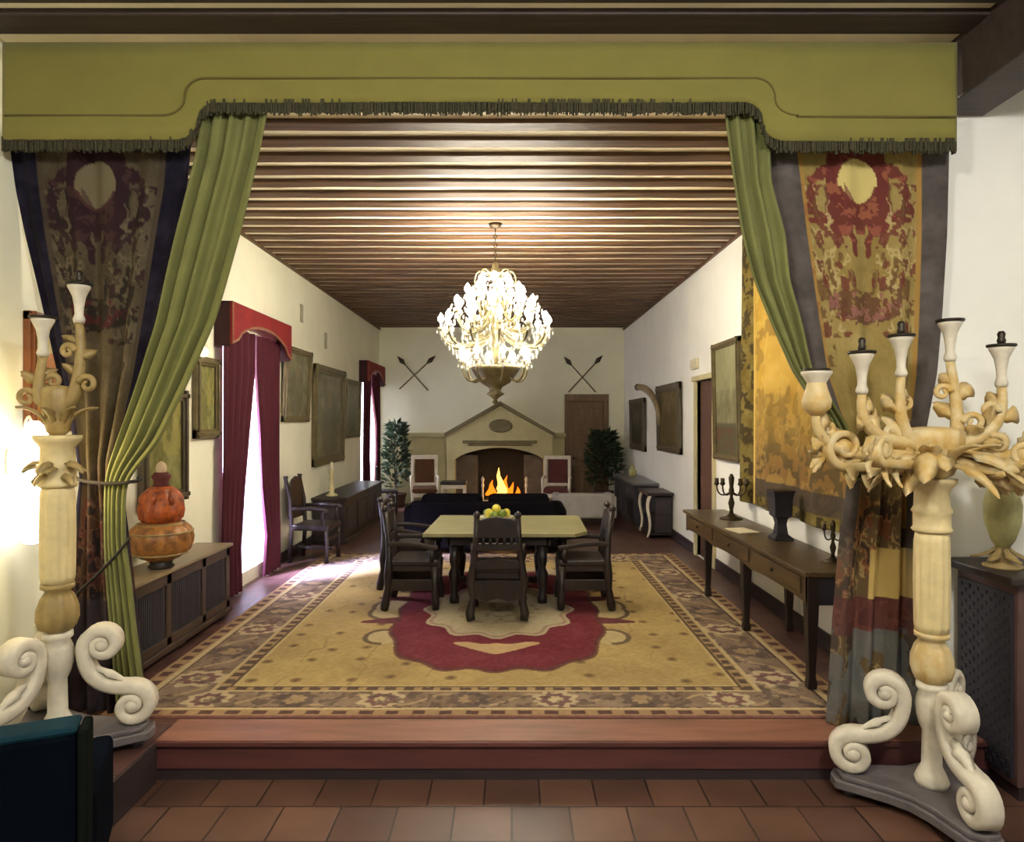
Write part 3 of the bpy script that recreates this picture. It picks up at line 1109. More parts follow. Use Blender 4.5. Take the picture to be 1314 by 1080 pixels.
    for (ang, Ls, R_, drop) in scrolls:
        d = Vector((math.cos(ang), math.sin(ang), 0))
        side = Vector((-d.y, d.x, 0))
        c = d * Ls + Vector((0, 0, 1.96 - drop))
        pts = bez(d * .1 + Vector((0, 0, 1.92)), d * .28 + Vector((0, 0, 1.84 - drop)), c - d * .16 - Vector((0, 0, R_)), c - Vector((0, 0, R_)), 12)
        for i in range(1, 31):
            a = math.radians(-90 + 470 * i / 30)
            r = R_ + (.02 - R_) * i / 30
            pts.append(c + d * (r * math.cos(a)) + Vector((0, 0, r * math.sin(a))))
        nn = len(pts)
        bm = ribbon(B(), pts, side, .085, [.05 - .025 * i / nn for i in range(nn)])
        ball(bm, c, .05, 10, (1, 1, 1))
        for i in (3, 7, 10):
            leaf(bm, pts[i], d * .8 + Vector((0, 0, -.5 + .1 * i)), side, .18, .045, -.5)
            leaf(bm, pts[i], d * .5 + Vector((0, 0, -.9)), side, .14, .035, .5)
        # leaf spray at the far end
        for k_ in range(5):
            leaf(bm, c + d * R_ * .9 + Vector((0, 0, -.05)), d * (.8 - .2 * k_) + Vector((0, 0, -.7 + .4 * k_)), side, .13, .03, .4)
        obj('scroll_bracket', bm, gilt, t, smooth=True)
    # large drooping acanthus leaves either side of the bowl
    for a in spray:
        bm = B()
        for k_, (da, up_, ln, w) in enumerate(((0, .05, .36, .075), (.25, .3, .28, .055), (-.25, -.1, .30, .055))):
            aa = a + da
            leaf(bm, (.11 * slim * math.cos(aa), .11 * slim * math.sin(aa), (1.93 if slim == 1 else 1.64) - .03 * k_), (math.cos(aa), math.sin(aa), up_), (0, 0, 1), ln * slim ** 1.5, w * slim, -.55)
        obj('acanthus_leaf', bm, gilt, t, smooth=True)
    return t


candelabrum((2.275, 3.70, LOW), [math.radians(a) for a in (38, 158, 268)],
            [(-.66, -.08, 2.37, True, False), (-.44, -.12, 2.46, False, True), (-.2, -.06, 2.555, False, True), (.08, -.03, 2.64, False, False),
             (.32, -.08, 2.50, False, True), (.52, -.12, 2.34, False, True)],
            [(math.radians(186), .51, .105, 0), (math.radians(-12), .46, .10, .05), (math.radians(215), .56, .07, .0), (math.radians(-50), .42, .07, .03)],
            'tall cream and gilt many-armed candelabrum standing in front of the right drape', M['cream_gilt'], M['shaftp'], M['white_paint'], (PI * 1.08, -.18, -2.2, -.9))
candelabrum((-2.555, 3.84, 0.0), [math.radians(a) for a in (15, 135, 255)],
            [(.12, .0, 2.64, False, True), (-.07, -.02, 2.45, False, False)],
            [],
            'tall pale candelabrum on scrolled legs before the left drape beside the lit lamps', M['old_gilt'], M['shaftp'], M['white_paint'], (PI * 1.05, -.3, -1.5), .55)


# ================================================================== PICTURES ON THE WALLS
def paint_col(kind, U, V, seed):
    n = fbm(U * 2, V * 2, 3, seed)
    n2 = fbm(U * 2, V * 2, 8, seed + 9)
    base = {'olive': (120, 118, 74), 'dark': (66, 58, 44), 'brown': (92, 78, 46), 'grey': (112, 108, 84), 'land': (122, 118, 86)}[kind]
    col = np.ones(U.shape + (3,)) * np.array(base, float) + ((n - .5) * 70)[..., None] + ((n2 - .5) * 30)[..., None]
    fig = np.hypot((U - .5) / .28, (V - .62) / .42)
    if kind in ('dark', 'brown', 'grey'):
        col = put(col, fig < 1, np.array(base) * .8, .6)
        col = put(col, np.hypot((U - .5) / .11, (V - .3) / .11) < 1, (134, 114, 84), .5)
    if kind == 'land':
        col = put(col, V < .4, (150, 146, 108), .6)
        col = put(col, V > .7, (66, 68, 52), .7)
        col = put(col, (V > .75) & (n > .55), (104, 56, 46), .6)
    if kind == 'olive':
        col = put(col, (U > .45) & (V < .6) & (n > .4), (160, 150, 84), .5)
    return col


def picture(side, D0, D1, z0, z1, fw, fm, kind, label, seed, tilt=0.02, name='framed_painting'):
    """side -1: left wall, +1: right wall"""
    xw = XL if side < 0 else XR
    s = -side
    w, h = D1 - D0, z1 - z0
    t = thing(name, label, 'painting', (xw, (D0 + D1) / 2, z0))
    bm = B()
    dep = .05
    for (ya, yb, za, zb) in ((-w / 2, w / 2, 0, fw), (-w / 2, w / 2, h - fw, h), (-w / 2, -w / 2 + fw, 0, h), (w / 2 - fw, w / 2, 0, h)):
        x0_, x1_ = sorted((s * .003, s * dep))
        box(bm, x0_, x1_, ya, yb, za, zb)
        x0_, x1_ = sorted((s * .003, s * (dep + .018)))
        sh = fw * .3
        box(bm, x0_, x1_, ya + (0 if yb - ya > fw * 1.5 else sh), yb - (0 if yb - ya > fw * 1.5 else sh),
            za + (0 if zb - za > fw * 1.5 else sh), zb - (0 if zb - za > fw * 1.5 else sh))
    fo = obj('frame', bm, fm, t, bevel=.006)
    U, V = np.meshgrid(np.linspace(0, 1, 40), np.linspace(0, 1, 50))
    Yc = (-w / 2 + fw * .9) + (w - 1.8 * fw) * (U if side > 0 else U)
    Zc = (h - fw * .9) - (h - 1.8 * fw) * V
    co = grid_obj('canvas', np.full_like(U, s * .025), Yc, Zc, paint_col(kind, U, V, seed), M['paint'], t)
    # lean forward from the wall a little at the top
    if tilt:
        t.rotation_euler = (0, s * tilt, 0)
    return t


picture(-1, 6.5, 7.02, 1.70, 2.50, .09, M['frame'], 'olive', 'small olive painting in dull gilt frame left of the near red curtain', 3, .0)
picture(-1, 5.55, 6.34, 1.15, 2.15, .1, M['frame_d'], 'olive', 'dark olive painting behind the orange urn at the left drape', 5, 0)
picture(-1, 8.98, 10.1, 1.86, 2.88, .08, M['frame'], 'grey', 'grey-green painting hung high just right of the near red curtain', 7, .05)
picture(-1, 10.36, 12.2, 1.17, 2.75, .13, M['frame'], 'grey', 'tall gilt framed portrait above the long dark chest', 9, .02)
picture(-1, 12.3, 13.5, 1.56, 2.64, .09, M['frame'], 'grey', 'pale painting in gilt frame beside the far red window curtain', 11, .02)
picture(1, 7.58, 8.56, 1.40, 2.82, .07, M['frame'], 'land', 'large landscape painting above the far end of the side table, by the doorway', 13, .02)
picture(1, 10.3, 11.9, 1.36, 2.47, .12, M['frame_d'], 'brown', 'brown portrait in carved frame between doorway and curved horn', 15, .02)
picture(1, 13.06, 14.6, 1.28, 2.32, .12, M['frame_d'], 'dark', 'smallest dark portrait at the far end of the right wall', 17, .02)
# mirror near the lamps
t = picture(-1, 4.25, 4.72, 1.80, 2.56, .06, M['frame_b'], 'olive', 'red-brown framed picture above the lit wall lamps at far left', 19, 0)
U, V = np.meshgrid(np.linspace(0, 1, 40), np.linspace(0, 1, 50))
mc = np.ones(U.shape + (3,)) * np.array((176, 166, 118.))
mc = put(mc, V > .45, (186, 120, 40), .8)
mc = put(mc, np.hypot((U - .5) / .3, (V - .6) / .3) < 1, (160, 84, 34), .7)
for c in t.children:
    if c.name.startswith('canvas'):
        a = c.data.color_attributes['Col']
        rgba = np.ones((U.size, 4), np.float32)
        rgba[:, :3] = linv(mc.reshape(-1, 3))
        a.data.foreach_set('color', rgba.ravel())

# globe picture light over the small olive painting
t = thing('picture_lamp', 'small lit globe lamp above the olive painting on the left wall', 'lamp', (XL, 6.52, 2.50))
obj('bracket', tube(B(), [(0.005, 0, -.05), (.06, 0, -.03), (.09, 0, .0)], .008, 6), M['brass'], t, smooth=True)
obj('globe', ball(B(), (.10, 0, .03), .05, 14), M['picglobe'], t, smooth=True)

# small vents and signs
for (px, py, side, nm, lb) in ((417, 437, -1, 'wall_vent', 'tiny grey wall vent above the tall gilt portrait on the left wall'),
                               (386, 402, -1, 'wall_vent', 'faint tall wall vent above the high grey-green painting')):
    D = 3.05 * F / (CX - px)
    z = EYE - (py - CY) * D / F
    bm = bx(XL, XL + .012, D - .06, D + .06, z - .13, z + .13)
    for i in range(5):
        box(bm, XL + .012, XL + .018, D - .05, D + .05, z - .11 + .05 * i, z - .09 + .05 * i)
    tag(obj(nm, bm, mat('vent_grey', (176, 172, 146), .7, .1)), lb, 'vent')
D = XR * F / (893 - CX)
z = EYE - (467 - CY) * D / F
t = thing('emergency_light', 'small pale emergency light box above the doorway on right wall', 'light', (XR, D, z))
obj('housing', bx(-.05, 0, -.15, .15, -.07, .07), M['plastic'], t, bevel=.01)
obj('lens', bx(-.062, -.048, -.12, .12, -.05, .02), M['ivory'], t, bevel=.005)
D = 4.3
t = thing('wall_switch', 'small switch plate on white wall right of the big candelabrum', 'switch', ((1283 - CX) * D / F, 4.3, EYE - (648 - CY) * D / F))
obj('plate', bx(-.035, .035, -.012, 0, -.045, .045), M['plastic'], t, bevel=.004)
obj('rocker', bx(-.012, .012, -.018, -.01, -.02, .02), mat('switch_grey', (150, 150, 156), .5), t)

# curved horn on the right wall
t = thing('wall_horn', 'curved grey animal horn with dark knob mounted on the right wall', 'horn', (XR, 12.3, 1.9))
pts = bez((-.30, .0, .56), (-.34, -.05, .62), (-.05, -.55, .56), (-.06, -.62, -.1), 16)
obj('horn_curve', tube(B(), pts, [.02 + .04 * math.sin(PI * min(1, .15 + i / 16 * .8)) for i in range(17)], 10), mat('horn_grey', (132, 116, 84), .5, .3), t, smooth=True)
obj('horn_knob', ball(B(), (-.31, .02, .58), .06, 10), M['dark'], t, smooth=True)
obj('mount', lathe(B(), [(.0, -.12), (.07, -.11), (.08, 0), (.07, .11), (.0, .12)], 12, (-.02, -.5, .2), squash=(.25, 1)), M['wood'], t, smooth=True)

# crossed spears on the back wall
for (px0, py0, px1, py1, lb, off) in ((515, 463, 549, 501, 'spear rising to the left in the crossed pair left of the chandelier', .03),
                                      (552, 462, 512, 499, 'spear rising to the right in the crossed pair left of the chandelier', .06),
                                      (729, 464, 764, 503, 'spear rising to the left in the crossed pair above the brown door', .03),
                                      (767, 462, 729, 503, 'spear rising to the right in the crossed pair above the brown door', .06)):
    a, b_ = P(px0, py0, YB - off), P(px1, py1, YB - off)
    t = thing('wall_spear', lb, 'spear', b_)
    v = a - b_
    obj('spear_shaft', tube(B(), [(0, 0, 0), v], .016, 6), M['bronze'], t, smooth=True)
    u = v.normalized()
    sd = Vector((u.z, 0, -u.x))
    bm = B()
    prism(bm, [((v + q).x, (v + q).z) for q in (sd * .012 - u * .12, -sd * .012 - u * .12, -sd * .055, u * .16, sd * .055)], 'y', -.012, .012)
    obj('spear_head', bm, M['dark'], t)

# ================================================================== RED CURTAINED WINDOWS
def red_window(w, pel, gap_rows, left_edge, right_edge, label, plabel, slabel, seed):
    xf = XL + .14
    zt2, zc = pel[2], pel[3]
    t = thing('window_curtain', label, 'curtain', (XL, 0, 0))
    nu, nv = 60, 120
    zq = np.linspace(zc + .2, .02, nv)
    gz = np.array([g[0] for g in gap_rows])
    ga = np.interp(zq, gz[::-1], np.array([g[1] for g in gap_rows])[::-1])
    gb = np.interp(zq, gz[::-1], np.array([g[2] for g in gap_rows])[::-1])
    U, V = np.meshgrid(np.linspace(0, 1, nu), np.linspace(0, 1, nv))
    for nm, ya, yb, ph in (('curtain_panel', np.full(nv, left_edge) - .07 * np.linspace(0, 1, nv), ga, 0), ('curtain_panel', gb, np.full(nv, right_edge) - .05 * np.sin(np.linspace(0, 3, nv)), 2)):
        Yq = ya[:, None] + (yb - ya)[:, None] * U
        Xq = xf - XL - .05 + .028 * np.sin(U * 2 * PI * 4.5 + ph + .6 * V)
        grid_obj(nm, Xq, Yq, np.repeat(zq[:, None], nu, 1), None, M['wine'], t, .008)
    # sheer added behind so the opening glows like bright daylight
    Ys = w[0] - .02 + (w[1] - w[0] + .04) * U
    Zs = (w[3] - .02) - (w[3] - .05) * V
    Xs = np.full_like(U, -.10) + .014 * np.sin(U * 70)
    sh = grid_obj('added_glow_sheer', Xs, Ys, Zs, None, M['sheer'], None, 0, loc=(XL, 0, 0))
    tag(sh, slabel, 'curtain')
    # pelmet
    p = thing('red_pelmet', plabel, 'pelmet', (XL, 0, 0))
    y0, y1 = pel[0], pel[1]
    n = 24
    prof = []
    for i in range(n + 1):
        q = i / n
        yy = y0 + (y1 - y0) * q
        c = abs(q - .5) * 2
        zz = zc + (.26 * (1 - c ** 2.2) if c < .82 else .26 * (1 - .82 ** 2.2) * (1 - c) / .18 * .6)
        prof.append((yy, zz))
    bm = prism(B(), [(y1, zt2), (y0, zt2)] + prof, 'x', .165, .19)
    obj('pelmet_face', bm, M['red'], p)
    bm = B()
    box(bm, .002, .165, y0, y0 + .02, zc - .02, zt2)
    box(bm, .002, .165, y1 - .02, y1, zc - .02, zt2)
    box(bm, .002, .165, y0, y1, zt2 - .02, zt2)
    obj('pelmet_side', bm, M['redside'], p)
    bm = tube(B(), [(.192, q[0], q[1] + .012) for q in prof], .014, 6)
    tube(bm, [(.192, y0 + .012, zc), (.192, y0 + .012, zt2 - .012)], .010, 6)
    obj('braid', bm, M['trimc'], p, smooth=True)
    return t


red_window(W1, (6.98, 8.86, 3.10, 2.66), [(2.42, 7.83, 7.86), (1.8, 7.68, 7.97), (1.1, 7.53, 8.05), (.5, 7.42, 8.22), (.02, 7.46, 8.14)], 7.01, 8.74,
           'pair of wine red curtains parted over the near window on the left wall',
           'red scalloped pelmet over the near window curtains', 'white sheer added to glow between the near wine red curtains', 1)
red_window(W2, (13.6, 15.4, 3.08, 2.66), [(2.62, 14.25, 14.3), (1.8, 14.15, 14.85), (1.1, 14.12, 14.9), (.5, 14.2, 14.75), (.02, 14.4, 14.6)], 13.66, 15.3,
           'pair of dark red curtains over the far window near the tall plant',
           'small red pelmet over the far window near the back wall', 'white sheer added to glow between the far red curtains', 2)

# ================================================================== LEFT SIDE FURNITURE
# radiator cabinet
X0, X1, Y0, Y1, H = XL + .01, -2.72, 4.75, 6.55, .70
t = thing('low_cabinet', 'long low brown cabinet with dark panels against left wall under the orange urn', 'cabinet', (X0, Y0, 0))
bm = B()
dx = X1 - X0
L = Y1 - Y0
box(bm, 0, dx - .02, 0, L, .1, H - .03)
obj('carcass', bm, M['cabwood'], t)
bm = B()
for yy in (0, L * .36 - .04, L * .70 - .04, L - .08):
    box(bm, dx - .02, dx + .012, yy, yy + .08, .1, H - .03)
box(bm, dx - .02, dx + .012, 0, L, H - .12, H - .03)
box(bm, dx - .02, dx + .012, 0, L, .1, .17)
obj('face_frame', bm, M['cabwood'], t, bevel=.006)
for (a, b_) in ((.08, L * .36 - .04), (L * .36 + .04, L * .7 - .04), (L * .7 + .04, L - .08)):
    bm = bx(dx - .02, dx - .004, a, b_, .17, H - .12)
    n = int((b_ - a) / .03)
    for i in range(n):
        box(bm, dx - .004, dx + .002, a + i * .03, a + i * .03 + .016, .18, H - .13)
    obj('grille_panel', bm, M['grille'], t)
obj('cabinet_top', bx(-.005, dx + .035, -.03, L + .03, H - .03, H), M['cab_top_lit'], t, bevel=.008)
obj('base_moulding', bx(0, dx + .03, -.01, L + .02, .05, .1), M['cabwood'], t, bevel=.01)
for yy in (.1, L * .5, L - .12):
    obj('foot', lathe(B(), [(.03, 0), (.05, .02), (.05, .04), (.03, .05)], 12, (dx - .04, yy, 0)), M['cabwood'], t, smooth=True)

# orange urn-like ornament
c = Vector((-2.80, 5.45, .70))
t = thing('ornate_urn', 'bulging orange and gold ornate urn on the low cabinet by the left drape', 'urn', c)
obj('urn_foot', lathe(B(), [(.085, 0), (.098, .015), (.08, .035), (.09, .06)], 24), M['wood'], t, smooth=True)
bm = lathe(B(), [(.09, .06), (.15, .09), (.21, .14), (.232, .20), (.236, .25), (.222, .31), (.18, .35), (.13, .37)], 84, flute=14, famp=.035, twist=9)
obj('urn_bowl', bm, M['urn_g'], t, smooth=True)
bm = B()
for zz, rr in ((.12, .195), (.29, .232), (.355, .17)):
    tube(bm, [(rr * math.cos(a), rr * math.sin(a), zz) for a in [2 * PI * i / 48 for i in range(49)]], .008, 6)
obj('urn_bands', bm, M['old_gilt'], t, smooth=True)
bm = lathe(B(), [(.12, .36), (.155, .40), (.165, .46), (.155, .53), (.135, .59), (.10, .63), (.07, .65)], 60, flute=9, famp=.06, twist=-7)
for k_ in range(12):
    a = k_ * PI / 6
    leaf(bm, (.15 * math.cos(a), .15 * math.sin(a), .40 + .1 * (k_ % 2)), (math.cos(a) * .15, math.sin(a) * .15, 1), (math.cos(a), math.sin(a), 0), .12, .035, -.45)
obj('urn_shoulder', bm, M['urn_o'], t, smooth=True)
obj('urn_neck', lathe(B(), [(.07, .64), (.055, .67), (.06, .70), (.075, .73), (.05, .76)], 20), M['maroon'], t, smooth=True)
obj('urn_finial', lathe(B(), [(.03, .75), (.04, .775), (.042, .80), (.03, .83), (.008, .85)], 16), M['pale'], t, smooth=True)

# carved armchair by the near window
def tall_armchair(loc, rz, label):
    t = thing('carved_armchair', label, 'armchair', loc, rz)
    # faces +X locally
    obj('seat', bx(-.24, .26, -.25, .25, .42, .50), M['wood'], t, bevel=.02)
    for s in (-1, 1):
        obj('leg', tube(B(), [(.22, .22 * s, 0), (.23, .22 * s, .2), (.22, .22 * s, .42)], [.03, .022, .03], 10), M['wood'], t, smooth=True)
        obj('back_post', tube(B(), [(-.28, .22 * s, 0), (-.25, .22 * s, .45), (-.27, .22 * s, .8), (-.33, .22 * s, 1.08), (-.33, .22 * s, 1.13)],
                              [.028, .028, .028, .024, .034], 10), M['wood'], t, smooth=True)
        obj('armrest', tube(B(), [(-.27, .22 * s, .70), (0, .24 * s, .71), (.2, .25 * s, .70), (.25, .25 * s, .67)], [.024, .026, .03, .03], 10), M['wood'], t, smooth=True)
        obj('arm_support', tube(B(), [(.2, .24 * s, .48), (.18, .25 * s, .6), (.2, .25 * s, .69)], [.02, .028, .02], 10), M['wood'], t, smooth=True)
    bm = B()
    prism(bm, [(-.2, .56), (.2, .56), (.2, 1.0), (.12, 1.08), (0, 1.12), (-.12, 1.08), (-.2, 1.0)], 'x', -.31, -.27)
    obj('back_panel', bm, M['wood'], t, bevel=.01)
    bm = B()
    box(bm, -.27, .23, -.02, .02, .14, .18)
    box(bm, -.28, -.25, -.22, .22, .14, .18)
    box(bm, .20, .24, -.22, .22, .28, .34)
    obj('stretcher', bm, M['wood'], t, bevel=.008)
    return t


tall_armchair((-2.62, 9.15, .014), math.radians(-6), 'tall-backed dark carved armchair against left wall beside the near red curtain')

# long dark chest with candlestick
t = thing('long_chest', 'long dark chest against left wall under the tall gilt portrait', 'chest', (XL + .02, 10.35, 0))
obj('chest_body', bx(0, .50, 0, 2.9, .08, .66), M['wood'], t, bevel=.01)
for i in range(4):
    obj('chest_panel', bx(.50, .515, .1 + i * .7, .68 + i * .7, .16, .56), M['woodblue'], t, bevel=.01)
obj('chest_lid', bx(-.01, .54, -.03, 2.93, .66, .71), M['wood'], t, bevel=.01)
obj('chest_base', bx(0, .53, -.02, 2.92, 0, .08), M['wood'], t, bevel=.01)
t = thing('table_candlestick', 'pale turned candlestick on near end of the long dark chest', 'candlestick', (-2.80, 10.6, .71))
obj('stem', lathe(B(), [(.09, 0), (.09, .02), (.035, .05), (.045, .12), (.02, .18), (.04, .26), (.02, .32), (.05, .38), (.05, .40)], 16), M['stone'], t, smooth=True)
obj('candle', lathe(B(), [(.022, .40), (.022, .52), (.006, .525)], 12), M['ivory'], t, smooth=True)
# small dark stool near the far window
t = thing('side_chair', 'small dark chair near the far window beyond the long chest', 'chair', (-2.55, 13.9, 0), .2)
obj('seat', bx(-.22, .22, -.22, .22, .42, .47), M['wood'], t, bevel=.015)
for sx in (-1, 1):
    for sy in (-1, 1):
        obj('leg', tube(B(), [(.19 * sx, .19 * sy, 0), (.19 * sx, .19 * sy, .42)], .022, 8), M['wood'], t, smooth=True)
obj('backrest', bx(-.22, -.18, -.2, .2, .45, .95), M['wood'], t, bevel=.01)


# potted plants
def plant(loc, h, w, label, n, seed, pot_h=.35):
    r = random.Random(seed)
    t = thing('potted_plant', label, 'plant', loc)
    obj('plant_pot', lathe(B(), [(.15, 0), (.17, .02), (.21, pot_h - .05), (.23, pot_h - .04), (.23, pot_h), (.19, pot_h), (.18, pot_h - .03)], 20), M['pot'], t, smooth=True)
    bm = B()
    for i in range(5):
        a = r.uniform(0, 6.28)
        tube(bm, [(0, 0, pot_h - .04), (.04 * math.cos(a), .04 * math.sin(a), h * .5), (.12 * math.cos(a), .12 * math.sin(a), h * .85)], [.014, .010, .005], 6)
    obj('stem', bm, M['log'], t)
    bm = B()
    for i in range(n):
        a = r.uniform(0, 6.28)
        q = r.random() ** .7
        z = pot_h + .1 + (h - pot_h - .1) * q
        rad = w * math.sqrt(r.random()) * (.55 + .45 * math.sin(PI * min(1, q * .8 + .25)))
        p = Vector((rad * math.cos(a), rad * math.sin(a), z))
        d = Vector((math.cos(a + r.uniform(-.8, .8)), math.sin(a + r.uniform(-.8, .8)), r.uniform(-.3, .9)))
        L = r.uniform(.12, .22)
        s = d.cross(Vector((r.uniform(-1, 1), r.uniform(-1, 1), 1))).normalized() * L * .2
        d = d.normalized() * L
        bm.faces.new([bm.verts.new(v) for v in (p, p + d * .5 + s, p + d, p + d * .5 - s)])
    obj('foliage', bm, M['leaf'], t)
    return t


plant((-2.52, 14.85, 0), 1.82, .24, 'tall slender dark plant in left back corner by the far window', 700, 3, .3)
plant((2.0, 14.88, 0), 1.62, .36, 'broad bushy potted plant in front of the brown door', 900, 5, .35)

# ================================================================== FIREPLACE
FX = -.23
FY = 15.1
t = thing('stone_fireplace', 'pale stone fireplace with gabled hood and arched opening on back wall', 'fireplace', (FX, YB, 0))
dep = FY - YB
bm = B()
obj('pier', bx(-1.22, -1.03, dep, -.002, 0, 1.56), M['stone'], t, bevel=.01)
obj('pier', bx(.93, 1.13, dep, -.002, 0, 1.56), M['stone'], t, bevel=.01)
bm.free()
# arched lintel
ar = [(-1.22, 1.56), (-1.03, 1.0)]
pts = [(-1.03 + 1.96 * i / 16, 1.02 + .26 * math.sin(PI * i / 16) ** .7) for i in range(17)]
bm = prism(B(), [(1.13, 1.56), (-1.22, 1.56), (-1.22, 1.0)] + [(-1.03, 1.0)] + pts + [(.93, 1.0), (1.13, 1.0)], 'y', dep - .03, dep + .2)
obj('arched_lintel', bm, M['stone'], t)
obj('lintel_shade', box(box(B(), -.86, .78, dep - .10, dep, 1.38, 1.44), -.74, .66, dep - .07, dep, 1.32, 1.38), M['stone_d'], t, bevel=.015)  # shadow of the lintel built as a darker stepped ledge
bm = prism(B(), [(-1.2, 1.56), (1.12, 1.56), (-.03, 2.2)], 'y', dep, -.002)
obj('hood_gable', bm, M['stone'], t)
bm = B()
for s, (xa, za, xb, zb) in enumerate(((-1.26, 1.53, -.02, 2.22), (1.18, 1.53, -.04, 2.22))):
    prism(bm, [(xa, za), (xb, zb), (xb, zb + .09), (xa, za + .075)], 'y', dep - .08, -.002)
obj('gable_cornice', bm, M['stone_d'], t)
bm = B()
for (s0, s1) in ((-1.24, -.02), (-.03, 1.16)):
    pass
e_ = obj('gable_emblem', lathe(B(), [(.0, -.01), (.2, 0), (.24, .02), (.2, .035), (.16, .03), (.0, .05)], 24, (0, 0, 0)), M['stone_d'], t, smooth=True)
e_.rotation_euler = (PI / 2, 0, 0)
e_.scale = (1.1, .62, 1)
e_.location = (-.02, dep, 1.76)
bm = B()
box(bm, -1.03, .93, -.03, -.002, 0, 1.4)
obj('firebox_back', bm, M['soot'], t)
bm = B()
bm.free()
obj('firebox_side', bx(-1.03, -.55, dep + .28, -.03, 0, 1.1), M['soot_l'], t)
obj('firebox_side', bx(.5, .93, dep + .28, -.03, 0, 1.1), M['soot_l'], t)
obj('hearth_slab', bx(-1.25, 1.15, dep - .35, -.03, 0, .08), M['soot_l'], t, bevel=.01)
bm = B()
bm.free()
for xa, xb in ((-2.55, -1.22), (1.13, 1.42)):
    obj('side_breast', bx(xa, xb, -.22, -.002, 0, 1.5), M['stone'], t)
    obj('side_ledge', bx(xa - (.05 if xa < 0 else 0), xb + (.03 if xa > 0 else 0), -.28, -.002, 1.5, 1.6), M['stone'], t, bevel=.02)
# logs, andiron and fire
for i, (dx_, dz_, an, lb) in enumerate(((0, .14, .1, 'charred log lying lowest in the fireplace'), (.06, .25, -.25, 'charred log leaning on top in the fireplace fire'))):
    a = Vector((-.33 * math.cos(an), -.1, -.33 * math.sin(an)))
    o = obj('firewood_log', tube(B(), [a, -a * .2, -a], [.055, .06, .05], 10), M['log'], None, loc=(FX + dx_, FY + .33, dz_), smooth=True)
    tag(o, lb, 'log')
t = thing('log_fire', 'bright orange log fire burning inside the stone fireplace', 'fire', (FX, FY + .33, .2))
for (x, h, w, core) in ((-.05, .62, .09, True), (.10, .45, .08, False), (-.2, .35, .08, False), (.22, .30, .07, False), (.02, .4, .07, True), (-.32, .18, .06, False), (.33, .2, .06, False)):
    prof = [(w * .5, 0), (w, h * .18), (w * .85, h * .4), (w * .45, h * .7), (.004, h)]
    bm = lathe(B(), prof, 12, (x, -.12 + .05 * (h > .4), 0), squash=(1, .5))
    for v in bm.verts:
        v.co.x += .04 * math.sin(v.co.z * 11 + x * 20)
    obj('flame', bm, M['flame2'] if core else M['flame'], t, smooth=True)
for (x, lb) in ((-.42, 'pale iron andiron left of the log fire'), (.55, 'pale iron andiron right of the log fire')):
    t = thing('fire_andiron', lb, 'andiron', (FX + x, FY + .06, .08))
    obj('upright', lathe(B(), [(.04, 0), (.025, .05), (.02, .3), (.035, .36), (.02, .42), (.04, .5), (.01, .56)], 10), M['white_paint'], t, smooth=True)
    obj('foot_bar', bx(-.12, .12, -.02, .02, 0, .03), M['white_paint'], t)


# white framed chairs by the fireplace
def white_chair(loc, rz, up, label):
    t = thing('white_armchair', label, 'armchair', loc, rz)
    # faces -Y locally (towards the viewer)
    obj('seat', bx(-.27, .27, -.27, .25, .38, .48), up, t, bevel=.03)
    for s in (-1, 1):
        obj('leg', tube(B(), [(.25 * s, -.25, 0), (.25 * s, -.25, .4)], [.02, .03], 8), M['whitech'], t, smooth=True)
        obj('back_post', bx(.25 * s - .03, .25 * s + .03, .22, .28, 0, 1.12), M['whitech'], t, bevel=.006)
        obj('armrest', tube(B(), [(.26 * s, .24, .70), (.28 * s, 0, .70), (.28 * s, -.22, .68), (.27 * s, -.24, .5), (.27 * s, -.24, .38)], .028, 8), M['whitech'], t, smooth=True)
    bm = B()
    box(bm, -.28, .28, .22, .28, 1.06, 1.14)
    box(bm, -.25, .25, .225, .275, .50, .56)
    obj('back_rail', bm, M['whitech'], t, bevel=.008)
    obj('back_panel', bx(-.20, .20, .23, .265, .56, 1.06), up, t, bevel=.01)
    obj('seat_rail', bx(-.27, .27, -.28, -.24, .30, .38), M['whitech'], t, bevel=.006)
    return t


white_chair((-1.83, 14.3, 0), math.radians(8), M['brownup'], 'white framed chair with brown back left of the fireplace')
white_chair((.93, 14.2, 0), math.radians(-8), M['maroon'], 'white framed chair with maroon back right of the fireplace')
# small white-legged stool table left of the fire
t = thing('white_side_table', 'small white-legged table beside the brown-backed white chair', 'table', (-1.19, 13.98, 0))
obj('table_top', bx(-.26, .26, -.2, .2, .58, .64), M['wood'], t, bevel=.01)
obj('apron', bx(-.24, .24, -.18, .18, .5, .58), M['whitech'], t)
for sx in (-1, 1):
    for sy in (-1, 1):
        obj('leg', bx(.22 * sx - .025, .22 * sx + .025, .16 * sy - .025, .16 * sy + .025, 0, .52), M['whitech'], t)

